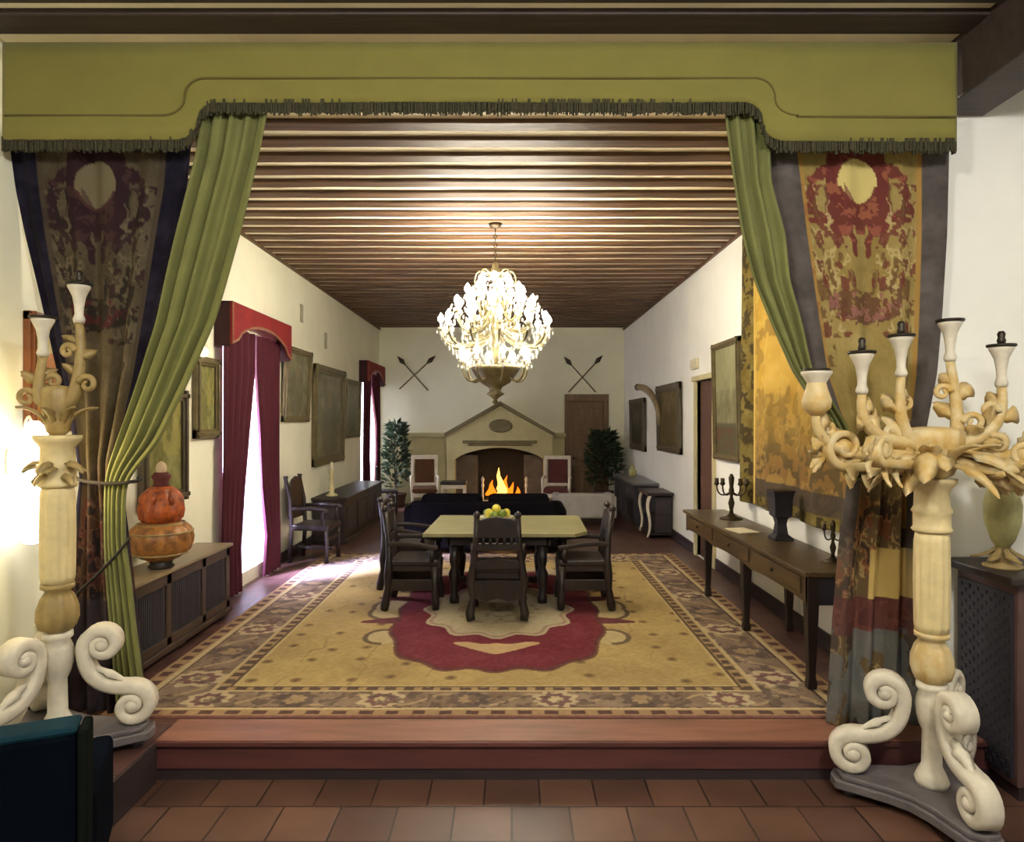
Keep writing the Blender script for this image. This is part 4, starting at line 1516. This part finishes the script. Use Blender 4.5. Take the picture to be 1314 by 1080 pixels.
# pale grey bench and black sofa
t = thing('pale_settee', 'low pale grey upholstered settee behind right end of black sofa', 'settee', (1.3, 12.4, 0))
obj('seat', bx(-.5, .5, -.35, .35, .15, .42), M['grey'], t, bevel=.05)
obj('backrest', bx(-.5, .5, -.42, -.28, .15, .60), M['grey'], t, bevel=.05)
for s in (-1, 1):
    obj('arm', bx(.48 * s - .07, .48 * s + .07, -.40, .35, .15, .55), M['grey'], t, bevel=.04)
    obj('leg', bx(.44 * s - .03, .44 * s + .03, -.34, -.28, 0, .15), M['wood'], t)
t = thing('black_sofa', 'long black leather sofa with its back to the dining table', 'sofa', (-.38, 10.0, 0))
W = 1.05
obj('sofa_base', bx(-W, W, -.38, .45, .06, .40), M['black'], t, bevel=.03)
for s in (-1, 1):
    obj('back_cushion', bx(min(s * .04, s * (W - .14)), max(s * .04, s * (W - .14)), -.34, -.10, .42, .83), M['black'], t, bevel=.07)
    obj('seat_cushion', bx(min(s * .02, s * (W - .2)), max(s * .02, s * (W - .2)), -.1, .45, .40, .53), M['black'], t, bevel=.05)
    obj('sofa_arm', bx(s * (W - .02) - .12, s * (W - .02) + .12, -.40, .47, .06, .66), M['black'], t, bevel=.06)
    for yy in (-.3, .38):
        obj('foot', lathe(B(), [(.03, 0), (.04, .06)], 10, (s * .9, yy, 0)), M['wood'], t)
obj('sofa_back', bx(-W, W, -.42, -.32, .06, .74), M['black'], t, bevel=.04)

# ================================================================== DINING TABLE
TX, TY = -.05, 7.45
t = thing('dining_table', 'pale-topped rectangular dining table in the middle of the rug', 'table', (TX, TY, .012))
bm = B()
prism(bm, [(-.84, -.66), (.68, -.66), (.82, -.5), (.84, .64), (-.80, .66)], 'z', .70, .74)
obj('table_top', bm, M['tabletop'], t, bevel=.006)
bm = B()
box(bm, -.60, .42, -.54, -.50, .60, .70)
box(bm, -.60, .42, .50, .54, .60, .70)
box(bm, -.62, -.58, -.54, .54, .60, .70)
box(bm, .40, .44, -.54, .54, .60, .70)
obj('apron', bm, M['wood'], t)
for sx in (-.54, .36):
    for sy in (-.46, .46):
        obj('leg', lathe(B(), [(.05, 0), (.05, .06), (.035, .09), (.05, .2), (.06, .3), (.035, .36), (.05, .42), (.05, .58)], 16, (sx, sy, 0)), M['wood'], t, smooth=True)
obj('stretcher', box(box(B(), -.54, .36, -.03, .03, .1, .16), -.03, .03, -.46, .46, .1, .16), M['wood'], t)

# fruit bowl
bc = Vector((-.17, 7.38, .752))
t = thing('fruit_bowl', 'wide ivory bowl at the centre of the dining table', 'bowl', bc)
obj('bowl', lathe(B(), [(.07, 0), (.08, .012), (.05, .025), (.12, .04), (.185, .085), (.19, .09), (.18, .092), (.1, .055), (.02, .05)], 28), M['ivory'], t, smooth=True)
frs = [(0, 0, .165, .05, 0), (.07, -.05, .125, .048, 1), (-.08, -.03, .125, .046, 0), (.02, .08, .125, .048, 1), (-.02, -.10, .115, .043, 1), (.11, .05, .12, .042, 0), (-.10, .06, .12, .044, 1)]
for i, (x, y, z, r, k_) in enumerate(frs):
    o = obj('table_fruit', ball(B(), (0, 0, 0), r, 12, (1, 1, .92 if k_ else 1.12)), M['applegreen'] if k_ else M['yellow'], None, loc=bc + Vector((x, y, z)), smooth=True)
    tag(o, 'round green fruit heaped in the ivory bowl on the dining table' if k_ else 'yellow fruit heaped in the ivory bowl on the dining table', 'fruit',
        'green fruit in the bowl' if k_ else 'yellow fruit in the bowl')


# dining chairs (local: faces +Y, back at -Y)
def dining_chair(loc, rz, label):
    t = thing('dining_chair', label, 'chair', loc, rz, 'carved oak chairs at the dining table')
    W = M['wood']
    obj('seat', bx(-.25, .25, -.22, .24, .42, .48), W, t, bevel=.015)
    for s in (-1, 1):
        pts = [(.245 * s, -.28, 0), (.255 * s, -.27, .06), (.23 * s, -.25, .2), (.25 * s, -.24, .34), (.225 * s, -.235, .5), (.20 * s, -.25, .7), (.19 * s, -.29, .95)]
        obj('back_post', tube(B(), pts, [.04, .045, .03, .045, .035, .03, .028], 10), W, t, smooth=True)
        obj('post_finial', lathe(B(), [(.02, 0), (.034, .02), (.03, .045), (.008, .065)], 10, (.19 * s, -.292, .945)), W, t, smooth=True)
        obj('leg', tube(B(), [(.235 * s, .22, 0), (.245 * s, .22, .08), (.22 * s, .21, .22), (.235 * s, .21, .42)], [.035, .042, .028, .04], 10), W, t, smooth=True)
        bm = ribbon(B(), bez((.215 * s, -.25, .63), (.24 * s, -.05, .66), (.25 * s, .1, .62), (.25 * s, .24, .60), 8), (1, 0, 0), .06, .04)
        obj('armrest', bm, W, t)
        obj('arm_support', tube(B(), [(.24 * s, .18, .46), (.25 * s, .19, .53), (.25 * s, .18, .61)], [.025, .034, .025], 8), W, t, smooth=True)
        bm = bx(.225 * s - .015, .225 * s + .015, -.24, .22, .18, .29)
        obj('side_stretcher', bm, W, t, bevel=.006)
    bm = B()
    prism(bm, [(-.19, .76), (.19, .76), (.195, .92), (.1, .945), (0, .96), (-.1, .945), (-.195, .92)], 'y', -.295, -.255)
    obj('top_panel', bm, W, t, bevel=.008)
    bm = B()
    for i in range(5):
        x = -.13 + i * .065
        tube(bm, [(x, -.265, .70), (x, -.268, .73), (x, -.27, .765)], [.018, .012, .018], 8)
    obj('spindle_row', bm, W, t, smooth=True)
    obj('middle_rail', bx(-.2, .2, -.275, -.245, .64, .71), W, t, bevel=.006)
    bm = prism(B(), [(-.21, .47), (.21, .47), (.21, .535), (.1, .55), (0, .575), (-.1, .55), (-.21, .535)], 'y', -.262, -.232)
    obj('lower_rail', bm, W, t)
    bm = prism(B(), [(-.22, .20), (-.1, .17), (0, .2), (.1, .17), (.22, .20), (.22, .36), (-.22, .36)], 'y', -.27, -.235)
    obj('back_apron', bm, W, t)
    obj('front_stretcher', bx(-.22, .22, .195, .225, .2, .32), W, t, bevel=.006)
    obj('seat_apron', bx(-.235, .235, -.21, .225, .37, .42), W, t)
    return t


c0 = dining_chair((-.135, 6.60, .026), 0, 'carved dark oak chair with its back to us at near side of dining table')
dup(c0, (-.97, 6.93, .026), math.radians(-90), 'carved dark oak chair at left end of dining table facing right')
dup(c0, (.70, 6.93, .026), math.radians(90), 'carved dark oak chair at right end of dining table facing left')
dup(c0, (-1.15, 7.72, .026), math.radians(-96), 'carved dark oak chair half hidden behind the left chair, by the sofa')

# ================================================================== CHANDELIER
CHX, CHY = -.18, 7.35
CZ = 2.86
t = thing('crystal_chandelier', 'large lit crystal chandelier with bronze bowl hanging over the dining table', 'chandelier', (CHX, CHY, CZ))
bm = B()
z = .72
while z < HC - CZ - .02:
    tube(bm, [(.0, 0, z), (.016, 0, z + .02), (.016, 0, z + .04), (0, 0, z + .06), (-.016, 0, z + .04), (-.016, 0, z + .02), (0, 0, z)] if int(z * 20) % 2 else
         [(0, 0, z), (0, .016, z + .02), (0, .016, z + .04), (0, 0, z + .06), (0, -.016, z + .04), (0, -.016, z + .02), (0, 0, z)], .006, 6)
    z += .05
obj('chain', bm, M['brass'], t, smooth=True)
obj('ceiling_rose', lathe(B(), [(.02, -.05), (.06, -.03), (.08, 0)], 16, (0, 0, HC - CZ)), M['brass'], t, smooth=True)
obj('bronze_bowl', lathe(B(), [(.01, -.81), (.035, -.79), (.02, -.76), (.05, -.73), (.10, -.70), (.06, -.67), (.07, -.63), (.15, -.58), (.20, -.52), (.25, -.45), (.265, -.42), (.25, -.40), (.05, -.42)], 32, flute=16, famp=.02),
    M['bronze'], t, smooth=True)
obj('centre_stem', lathe(B(), [(.03, -.42), (.05, -.3), (.03, -.1), (.06, 0), (.03, .12), (.05, .3), (.025, .5), (.05, .62), (.02, .72)], 16), M['bronze'], t, smooth=True)
bulb_pos = []


def chand_arms(n, r, z0, zb, ph, rad=.014):
    for i in range(n):
        a = 2 * PI * i / n + ph
        d = Vector((math.cos(a), math.sin(a), 0))
        pts = bez(d * .1 + Vector((0, 0, z0)), d * r * .6 + Vector((0, 0, z0 - .22)), d * r + Vector((0, 0, zb - .3)), d * r + Vector((0, 0, zb - .06)), 10)
        ao = obj('candle_arm', tube(B(), pts, rad, 6), M['bronze'], t, smooth=True)
        b_ = d * r + Vector((0, 0, zb))
        bm = lathe(B(), [(.012, -.07), (.04, -.06), (.045, -.05), (.014, -.045), (.014, .0)], 10, b_)
        obj('drip_dish', bm, M['crystal'], ao, smooth=True)
        bm = lathe(B(), [(.012, 0), (.034, .03), (.030, .06), (.004, .10)], 10, b_)
        obj('light_bulb', bm, M['bulb'], ao, smooth=True)
        bulb_pos.append(b_ + Vector((0, 0, .05)))


chand_arms(12, .58, -.05, .06, .1)
chand_arms(10, .42, .1, .25, .3)
chand_arms(8, .30, .2, .38, .2)
chand_arms(6, .16, .3, .50, .5)
chand_arms(8, .36, -.42, -.30, .25)
# crystal strands and drops
bm = B()
r_ = random.Random(4)


def drop(p, s):
    bmesh.ops.create_icosphere(bm, subdivisions=1, radius=s, matrix=Matrix.Translation(p) @ Matrix.Diagonal((.7, .7, 1.3, 1)))


for ring, (n, r0, z0, r1, z1, k_) in enumerate(((20, .12, .60, .50, .22, 8), (20, .5, .22, .60, -.06, 5), (24, .60, -.06, .27, -.40, 8))):
    for i in range(n):
        a = 2 * PI * i / n + ring * .1
        for j in range(k_):
            q = (j + .5) / k_
            rr = r0 + (r1 - r0) * q
            zz = z0 + (z1 - z0) * q - .05 * math.sin(PI * q)
            drop(Vector((rr * math.cos(a), rr * math.sin(a), zz)), .013 + .006 * r_.random())
for b_ in list(bulb_pos):
    for i in range(4):
        a = i * PI / 2
        drop(Vector((b_.x + .045 * math.cos(a), b_.y + .045 * math.sin(a), b_.z - .15 - .02 * (i % 2))), .018)
for i in range(110):
    a = r_.uniform(0, 6.28)
    rr = r_.uniform(.1, .5)
    zz = r_.uniform(-.3, .4)
    if (rr / .6) ** 2 + (zz / .55) ** 2 < 1:
        drop(Vector((rr * math.cos(a), rr * math.sin(a), zz)), .018)
o = obj('crystal_drops', bm, M['crystal'], t)
o['kind'] = 'stuff'
bm = B()
for i in range(8):
    a = i * PI / 4
    d = Vector((math.cos(a), math.sin(a), 0))
    tube(bm, bez(d * .04 + Vector((0, 0, .55)), d * .2 + Vector((0, 0, .75)), d * .26 + Vector((0, 0, .5)), d * .2 + Vector((0, 0, .46)), 8), .009, 6)
obj('crown', bm, M['bronze'], t, smooth=True)

# ================================================================== RIGHT SIDE FURNITURE
# long side table
X0, X1, Y0, Y1, H = 2.04, 2.50, 4.72, 8.0, .83
t = thing('side_table', 'long narrow walnut side table along the right wall beneath the yellow tapestry', 'table', (X0, Y0, 0))
L, dx = Y1 - Y0, X1 - X0
bm = B()
box(bm, -.03, dx + .01, -.04, L * .5 - .001, H - .035, H)
box(bm, -.03, dx + .01, L * .5 + .001, L + .04, H - .035, H)
obj('table_top', bm, M['wood2'], t, bevel=.008)
bm = B()
n = 40
for (a, b_) in ((.06, L * .36), (L * .4, L * .72)):
    pass
poly = [(0, H - .035), (L, H - .035)]
scal = []
for i in range(81):
    q = i / 80
    yy = L * (1 - q)
    scal.append((yy, H - .235 + .03 * abs(math.sin(q * PI * 3)) ** .5))
prism(bm, poly + scal, 'x', 0.0, .025)
obj('front_apron', bm, M['wood2'], t)
for i in range(3):
    a = .09 + i * (L - .1) / 3
    o = obj('drawer', bx(-.012, .0, a, a + (L - .1) / 3 - .09, H - .175, H - .055), M['wood2'], t, bevel=.005)
    obj('drawer_knob', ball(B(), (-.03, a + (L - .1) / 6 - .045, H - .11), .016, 8), M['brass'], o, smooth=True)
obj('end_apron', bx(0, dx, 0, .025, H - .235, H - .035), M['woodblue'], t)
obj('end_apron', bx(0, dx, L - .025, L, H - .235, H - .035), M['woodblue'], t)
box_b = bx(dx - .025, dx, 0, L, H - .2, H - .035)
obj('rear_apron', box_b, M['wood'], t)
for yy in (.03, L * .41, L * .77):
    for xx in (.04, dx - .04):
        bm = B()
        vs = []
        for (w, z) in ((.038, H - .04), (.04, H - .25), (.024, .1), (.032, .05), (.03, .012)):
            vs.append([bm.verts.new((xx + a * w, yy + b_ * w, z)) for a, b_ in ((-1, -1), (1, -1), (1, 1), (-1, 1))])
        for a, b_ in zip(vs[:-1], vs[1:]):
            for i in range(4):
                j = (i + 1) % 4
                bm.faces.new((a[i], a[j], b_[j], b_[i]))
        bm.faces.new(vs[0]); bm.faces.new(vs[-1])
        obj('leg', bm, M['wood'], t, bevel=.004)

# bronze candelabrum on the table
def table_candelabrum(loc, rz, sc, label, n_arms):
    t = thing('table_candelabrum', label, 'candelabrum', loc, rz)
    s = sc
    obj('base', lathe(B(), [(.12 * s, 0), (.12 * s, .015 * s), (.05 * s, .035 * s), (.03 * s, .06 * s)], 20), M['brass'], t, smooth=True)
    obj('stem', lathe(B(), [(.025 * s, .05 * s), (.02 * s, .1 * s), (.035 * s, .17 * s), (.015 * s, .24 * s), (.03 * s, .30 * s), (.02 * s, .34 * s), (.028 * s, .40 * s), (.03 * s, .44 * s), (.012 * s, .48 * s)], 14), M['brass'], t, smooth=True)
    for i in range(n_arms):
        sg = -1 if i % 2 else 1
        ex = (.09 if i < 2 else .15) * s
        dy = sg * ex
        ao = obj('arm', tube(B(), bez((0, 0, .30 * s), (0, dy * .5, .22 * s), (0, dy, .24 * s), (0, dy, .36 * s), 8), .009 * s, 6), M['brass'], t, smooth=True)
        obj('candle_cup', lathe(B(), [(.012 * s, .35 * s), (.03 * s, .37 * s), (.022 * s, .39 * s), (.022 * s, .43 * s)], 10, (0, dy, 0)), M['brass'], ao, smooth=True)
    return t


table_candelabrum((2.33, 7.25, .83), math.radians(70), 1.0, 'dark brass branched candelabrum on far end of the side table', 4)
table_candelabrum((2.36, 5.02, .83), math.radians(60), .65, 'small dark brass candelabrum on near end of side table beside the drape', 2)
# lantern-like dark vase
t = thing('dark_vase', 'dark square-topped pedestal vase in the middle of the side table', 'vase', (2.36, 6.0, .83))
bm = B()
vs = []
for (w, z) in ((.085, 0), (.085, .02), (.05, .05), (.04, .14), (.05, .19), (.075, .21), (.08, .36), (.088, .40), (.088, .42)):
    vs.append([bm.verts.new((a * w, b_ * w, z)) for a, b_ in ((-1, -1), (1, -1), (1, 1), (-1, 1))])
for a, b_ in zip(vs[:-1], vs[1:]):
    for i in range(4):
        j = (i + 1) % 4
        bm.faces.new((a[i], a[j], b_[j], b_[i]))
bm.faces.new(vs[0]); bm.faces.new(vs[-1])
obj('vase_body', bm, M['woodblue'], t, bevel=.006)
obj('vase_rim', bx(-.095, .095, -.095, .095, .42, .435), M['wood'], t, bevel=.003)
t = thing('open_book', 'flat papers lying on the side table in front of the dark vase', 'book', (2.17, 6.45, .83), .2)
obj('pages', box(box(B(), -.10, -.004, -.14, .14, 0, .012), .004, .10, -.14, .14, 0, .012), M['ivory'], t, bevel=.004)

# far right cabinet and small console
t = thing('blue_grey_cabinet', 'low blue-grey cabinet at far end of the right wall', 'cabinet', (2.14, 11.95, 0))
obj('carcass', bx(0, .42, 0, 2.3, .08, .74), M['woodblue'], t, bevel=.01)
for i in range(3):
    o = obj('door', bx(-.012, 0, .05 + i * .75, .72 + i * .75, .14, .68), M['woodblue'], t, bevel=.006)
    obj('knob', ball(B(), (-.025, .12 + i * .75, .42), .018, 8), M['brass'], o, smooth=True)
obj('cabinet_top', bx(-.03, .43, -.03, 2.33, .74, .78), mat('grey_cabinet_top', (104, 100, 100), .3, .1), t, bevel=.006)
obj('plinth', bx(.03, .42, .03, 2.27, 0, .08), M['skirt'], t)
t = thing('small_console', 'small dark console with pale curved legs beside the blue-grey cabinet', 'table', (2.18, 10.85, 0))
obj('console_top', bx(-.03, .39, -.03, .75, .68, .73), M['wood'], t, bevel=.008)
obj('console_body', bx(.12, .38, .05, .70, .08, .66), M['skirt'], t, bevel=.01)
for yy in (.03, .69):
    obj('curved_leg', tube(B(), bez((.02, yy, .68), (-.10, yy, .45), (.10, yy, .3), (-.02, yy, .02), 12), [.03 - .012 * i / 12 for i in range(13)], 8), M['white_paint'], t, smooth=True)
obj('lower_shelf', bx(0, .37, .02, .7, .05, .08), M['wood'], t)
obj('shelf', bx(.02, .37, .04, .68, .36, .385), M['wood'], t)
t = thing('small_jar', 'small pale jar standing on the blue-grey cabinet', 'jar', (2.35, 13.3, .78))
obj('jar_body', lathe(B(), [(.05, 0), (.08, .06), (.07, .14), (.04, .17), (.05, .19)], 14), M['marble'], t, smooth=True)
obj('jar_lid', lathe(B(), [(.052, .19), (.03, .22), (.01, .25)], 12), M['marble'], t, smooth=True)

# tall dark cabinet at the right edge, with a gilded vase on it
CX0, CY0 = 2.75, 3.73
t = thing('dark_sideboard', 'dark lattice-sided cabinet at right edge in front of the white wall', 'cabinet', (CX0, CY0, LOW))
obj('carcass', bx(.03, 1.1, .02, .53, .08, 1.20), M['reddoor'] if False else mat('plum_brown_wood', (82, 58, 56), .5, .2, 4), t, bevel=.008)
bm = bx(.012, .03, .05, .50, .12, 1.14)
for i in range(12):
    for j in range(30):
        if (i + j) % 2 == 0:
            box(bm, .006, .012, .06 + i * .036, .06 + i * .036 + .024, .14 + j * .033, .14 + j * .033 + .02)
obj('lattice_side', bm, M['woodblue'], t)
for (a, b_) in ((.10, .55), (.60, 1.05)):
    o = obj('door', bx(a, b_, .0, .022, .14, 1.12), mat('plum_door_wood', (88, 62, 58), .5, .2, 4), t, bevel=.008)
    obj('knob', ball(B(), (b_ - .05, -.012, .65), .016, 8), M['brass'], o, smooth=True)
obj('cabinet_top', bx(-.05, 1.15, -.04, .55, 1.20, 1.25), M['wood'], t, bevel=.01)
obj('plinth', bx(.05, 1.08, .04, .52, 0, .08), M['skirt'], t)
t = thing('gilded_vase', 'pale green-gold vase on gilded foot standing on the dark cabinet at right edge', 'vase', (2.86, 3.98, LOW + 1.25))
bm = B()
for i in range(6):
    a = i * PI / 3 + .5
    leaf(bm, (.03 * math.cos(a), .03 * math.sin(a), .12), (math.cos(a) * .8, math.sin(a) * .8, -1), (0, 0, 1), .15, .03, .5)
lathe(bm, [(.10, 0), (.10, .012), (.04, .03), (.03, .12)], 18)
obj('gilded_foot', bm, M['old_gilt'], t, smooth=True)
obj('vase_body', lathe(B(), [(.03, .11), (.06, .16), (.09, .26), (.095, .36), (.075, .46), (.06, .52), (.075, .56), (.085, .57)], 24, flute=8, famp=.03), M['marble'], t, smooth=True)

# teal armchair seen from behind, lower left
t = thing('teal_armchair', 'dark teal velvet armchair seen from behind at the lower left corner', 'armchair', (-1.93, 2.42, LOW), math.radians(24))
obj('backrest', bx(-.42, .33, 0, .14, .20, .94), M['teal'], t, bevel=.03)
obj('back_top', bx(-.42, .33, .0, .14, .925, .955), mat('teal_velvet_lit_top', (14, 44, 56), .85, .3, 5, spec=.1), t, bevel=.014)
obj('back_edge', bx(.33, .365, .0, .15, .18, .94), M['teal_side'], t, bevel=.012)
obj('seat', bx(-.40, .33, .14, .72, .22, .46), M['teal'], t, bevel=.04)
for s in (-1, 1):
    xx = -.035 + .36 * s
    obj('arm', bx(xx - .05, xx + .05, .12, .70, .20, .64), M['teal'], t, bevel=.03)
    for yy in (.05, .64):
        obj('leg', lathe(B(), [(.018, 0), (.028, .22)], 10, (xx * .95, yy, 0)), M['wood'], t, smooth=True)

# wall lamps at far left
t = thing('wall_lamp', 'twin white glass wall lamp glowing at the left edge beside the candelabrum', 'lamp', (XL, 4.16, 1.6))
obj('back_plate', lathe(B(), [(.0, -.09), (.05, -.08), (.06, 0), (.05, .08), (0, .09)], 16, (.01, 0, .02), squash=(.25, 1)), M['white_paint'], t, smooth=True)
obj('bracket', tube(B(), bez((.01, 0, .02), (.08, 0, .0), (.06, 0, .30), (.11, 0, .30), 10) + [Vector((.12, 0, .27))], .008, 8), M['white_paint'], t, smooth=True)
obj('lamp_shade', lathe(B(), [(.025, .27), (.05, .24), (.095, .13), (.125, .02), (.135, -.06), (.12, -.08), (.02, -.085)], 24, (.14, 0, 0)), M['shade'], t, smooth=True)
obj('lower_globe', lathe(B(), [(.02, -.13), (.08, -.15), (.115, -.22), (.12, -.32), (.10, -.42), (.05, -.47), (.01, -.48)], 24, (.13, 0, 0)), M['shade'], t, smooth=True)

# ================================================================== LIGHTS
def point(name, loc, col, watt, r=.05):
    l = bpy.data.lights.new(name, 'POINT')
    l.color = col
    l.energy = watt
    l.shadow_soft_size = r
    o = bpy.data.objects.new(name, l)
    COL.objects.link(o)
    o.location = loc
    return o


for i in range(6):
    b_ = bulb_pos[i * 2]
    point('chandelier_light', (CHX + b_.x, CHY + b_.y, CZ + b_.z), (1, .91, .74), 270, .035)
for i in range(3):
    b_ = bulb_pos[12 + i * 3]
    point('chandelier_light', (CHX + b_.x, CHY + b_.y, CZ + b_.z), (1, .92, .76), 130, .035)
point('sconce_light', (XL + .32, 4.0, 1.62), (1, .76, .36), 20, .08)
point('fire_light', (FX, FY + .0, .42), (1, .5, .16), 12, .12)
# unseen lamps added to brighten the front room, above and behind the viewer
point('front_fill_light', (-.9, .6, 3.7), (1, .96, .88), 210, .18)
point('front_fill_light', (1.6, .4, 3.7), (1, .97, .92), 270, .18)


def area(name, loc, rot, sx, sy, col, watt):
    l = bpy.data.lights.new(name, 'AREA')
    l.shape = 'RECTANGLE'
    l.size, l.size_y = sx, sy
    l.color = col
    l.energy = watt
    o = bpy.data.objects.new(name, l)
    COL.objects.link(o)
    o.location = loc
    o.rotation_euler = rot
    return o


# daylight falling in through the two windows
dv = Vector((-1.95, 8.7, 0)) - Vector((XL - .9, 6.84, 2.5))
area('window_daylight', (XL - .9, 6.84, 2.5), dv.to_track_quat('-Z', 'Y').to_euler(), .6, .6, (.50, .52, 1.0), 560).data.spread = math.radians(36)
area('window_daylight', (XL - .75, 7.95, 1.9), (0, math.radians(-80), 0), 2.2, 1.6, (.84, .84, 1.0), 350)
area('window_daylight', (XL - .75, 14.5, 1.7), (0, math.radians(-75), 0), 2.2, 1.6, (.86, .90, 1.0), 350)

w = bpy.data.worlds.new('daylight')
bpy.context.scene.world = w
w.use_nodes = True
nt = w.node_tree
bg = nt.nodes['Background']
sky = nt.nodes.new('ShaderNodeTexSky')
sky.sky_type = 'HOSEK_WILKIE'
sky.turbidity = 6
sky.sun_direction = (-.5, -.3, .8)
nt.links.new(sky.outputs['Color'], bg.inputs['Color'])
bg.inputs['Strength'].default_value = .5

# ================================================================== CAMERA
cam = bpy.data.cameras.new('camera')
cam.sensor_width = 36.0
cam.lens = 36.0 * F / 1314.0
cam.clip_start = .05
cam.clip_end = 200
co = bpy.data.objects.new('camera', cam)
COL.objects.link(co)
co.location = (0, 0, EYE)
co.rotation_euler = (PI / 2, 0, 0)
sc = bpy.context.scene
sc.camera = co
sc.view_settings.view_transform = 'Standard'
sc.view_settings.look = 'None'
sc.view_settings.exposure = 0.0
sc.view_settings.gamma = 1.0
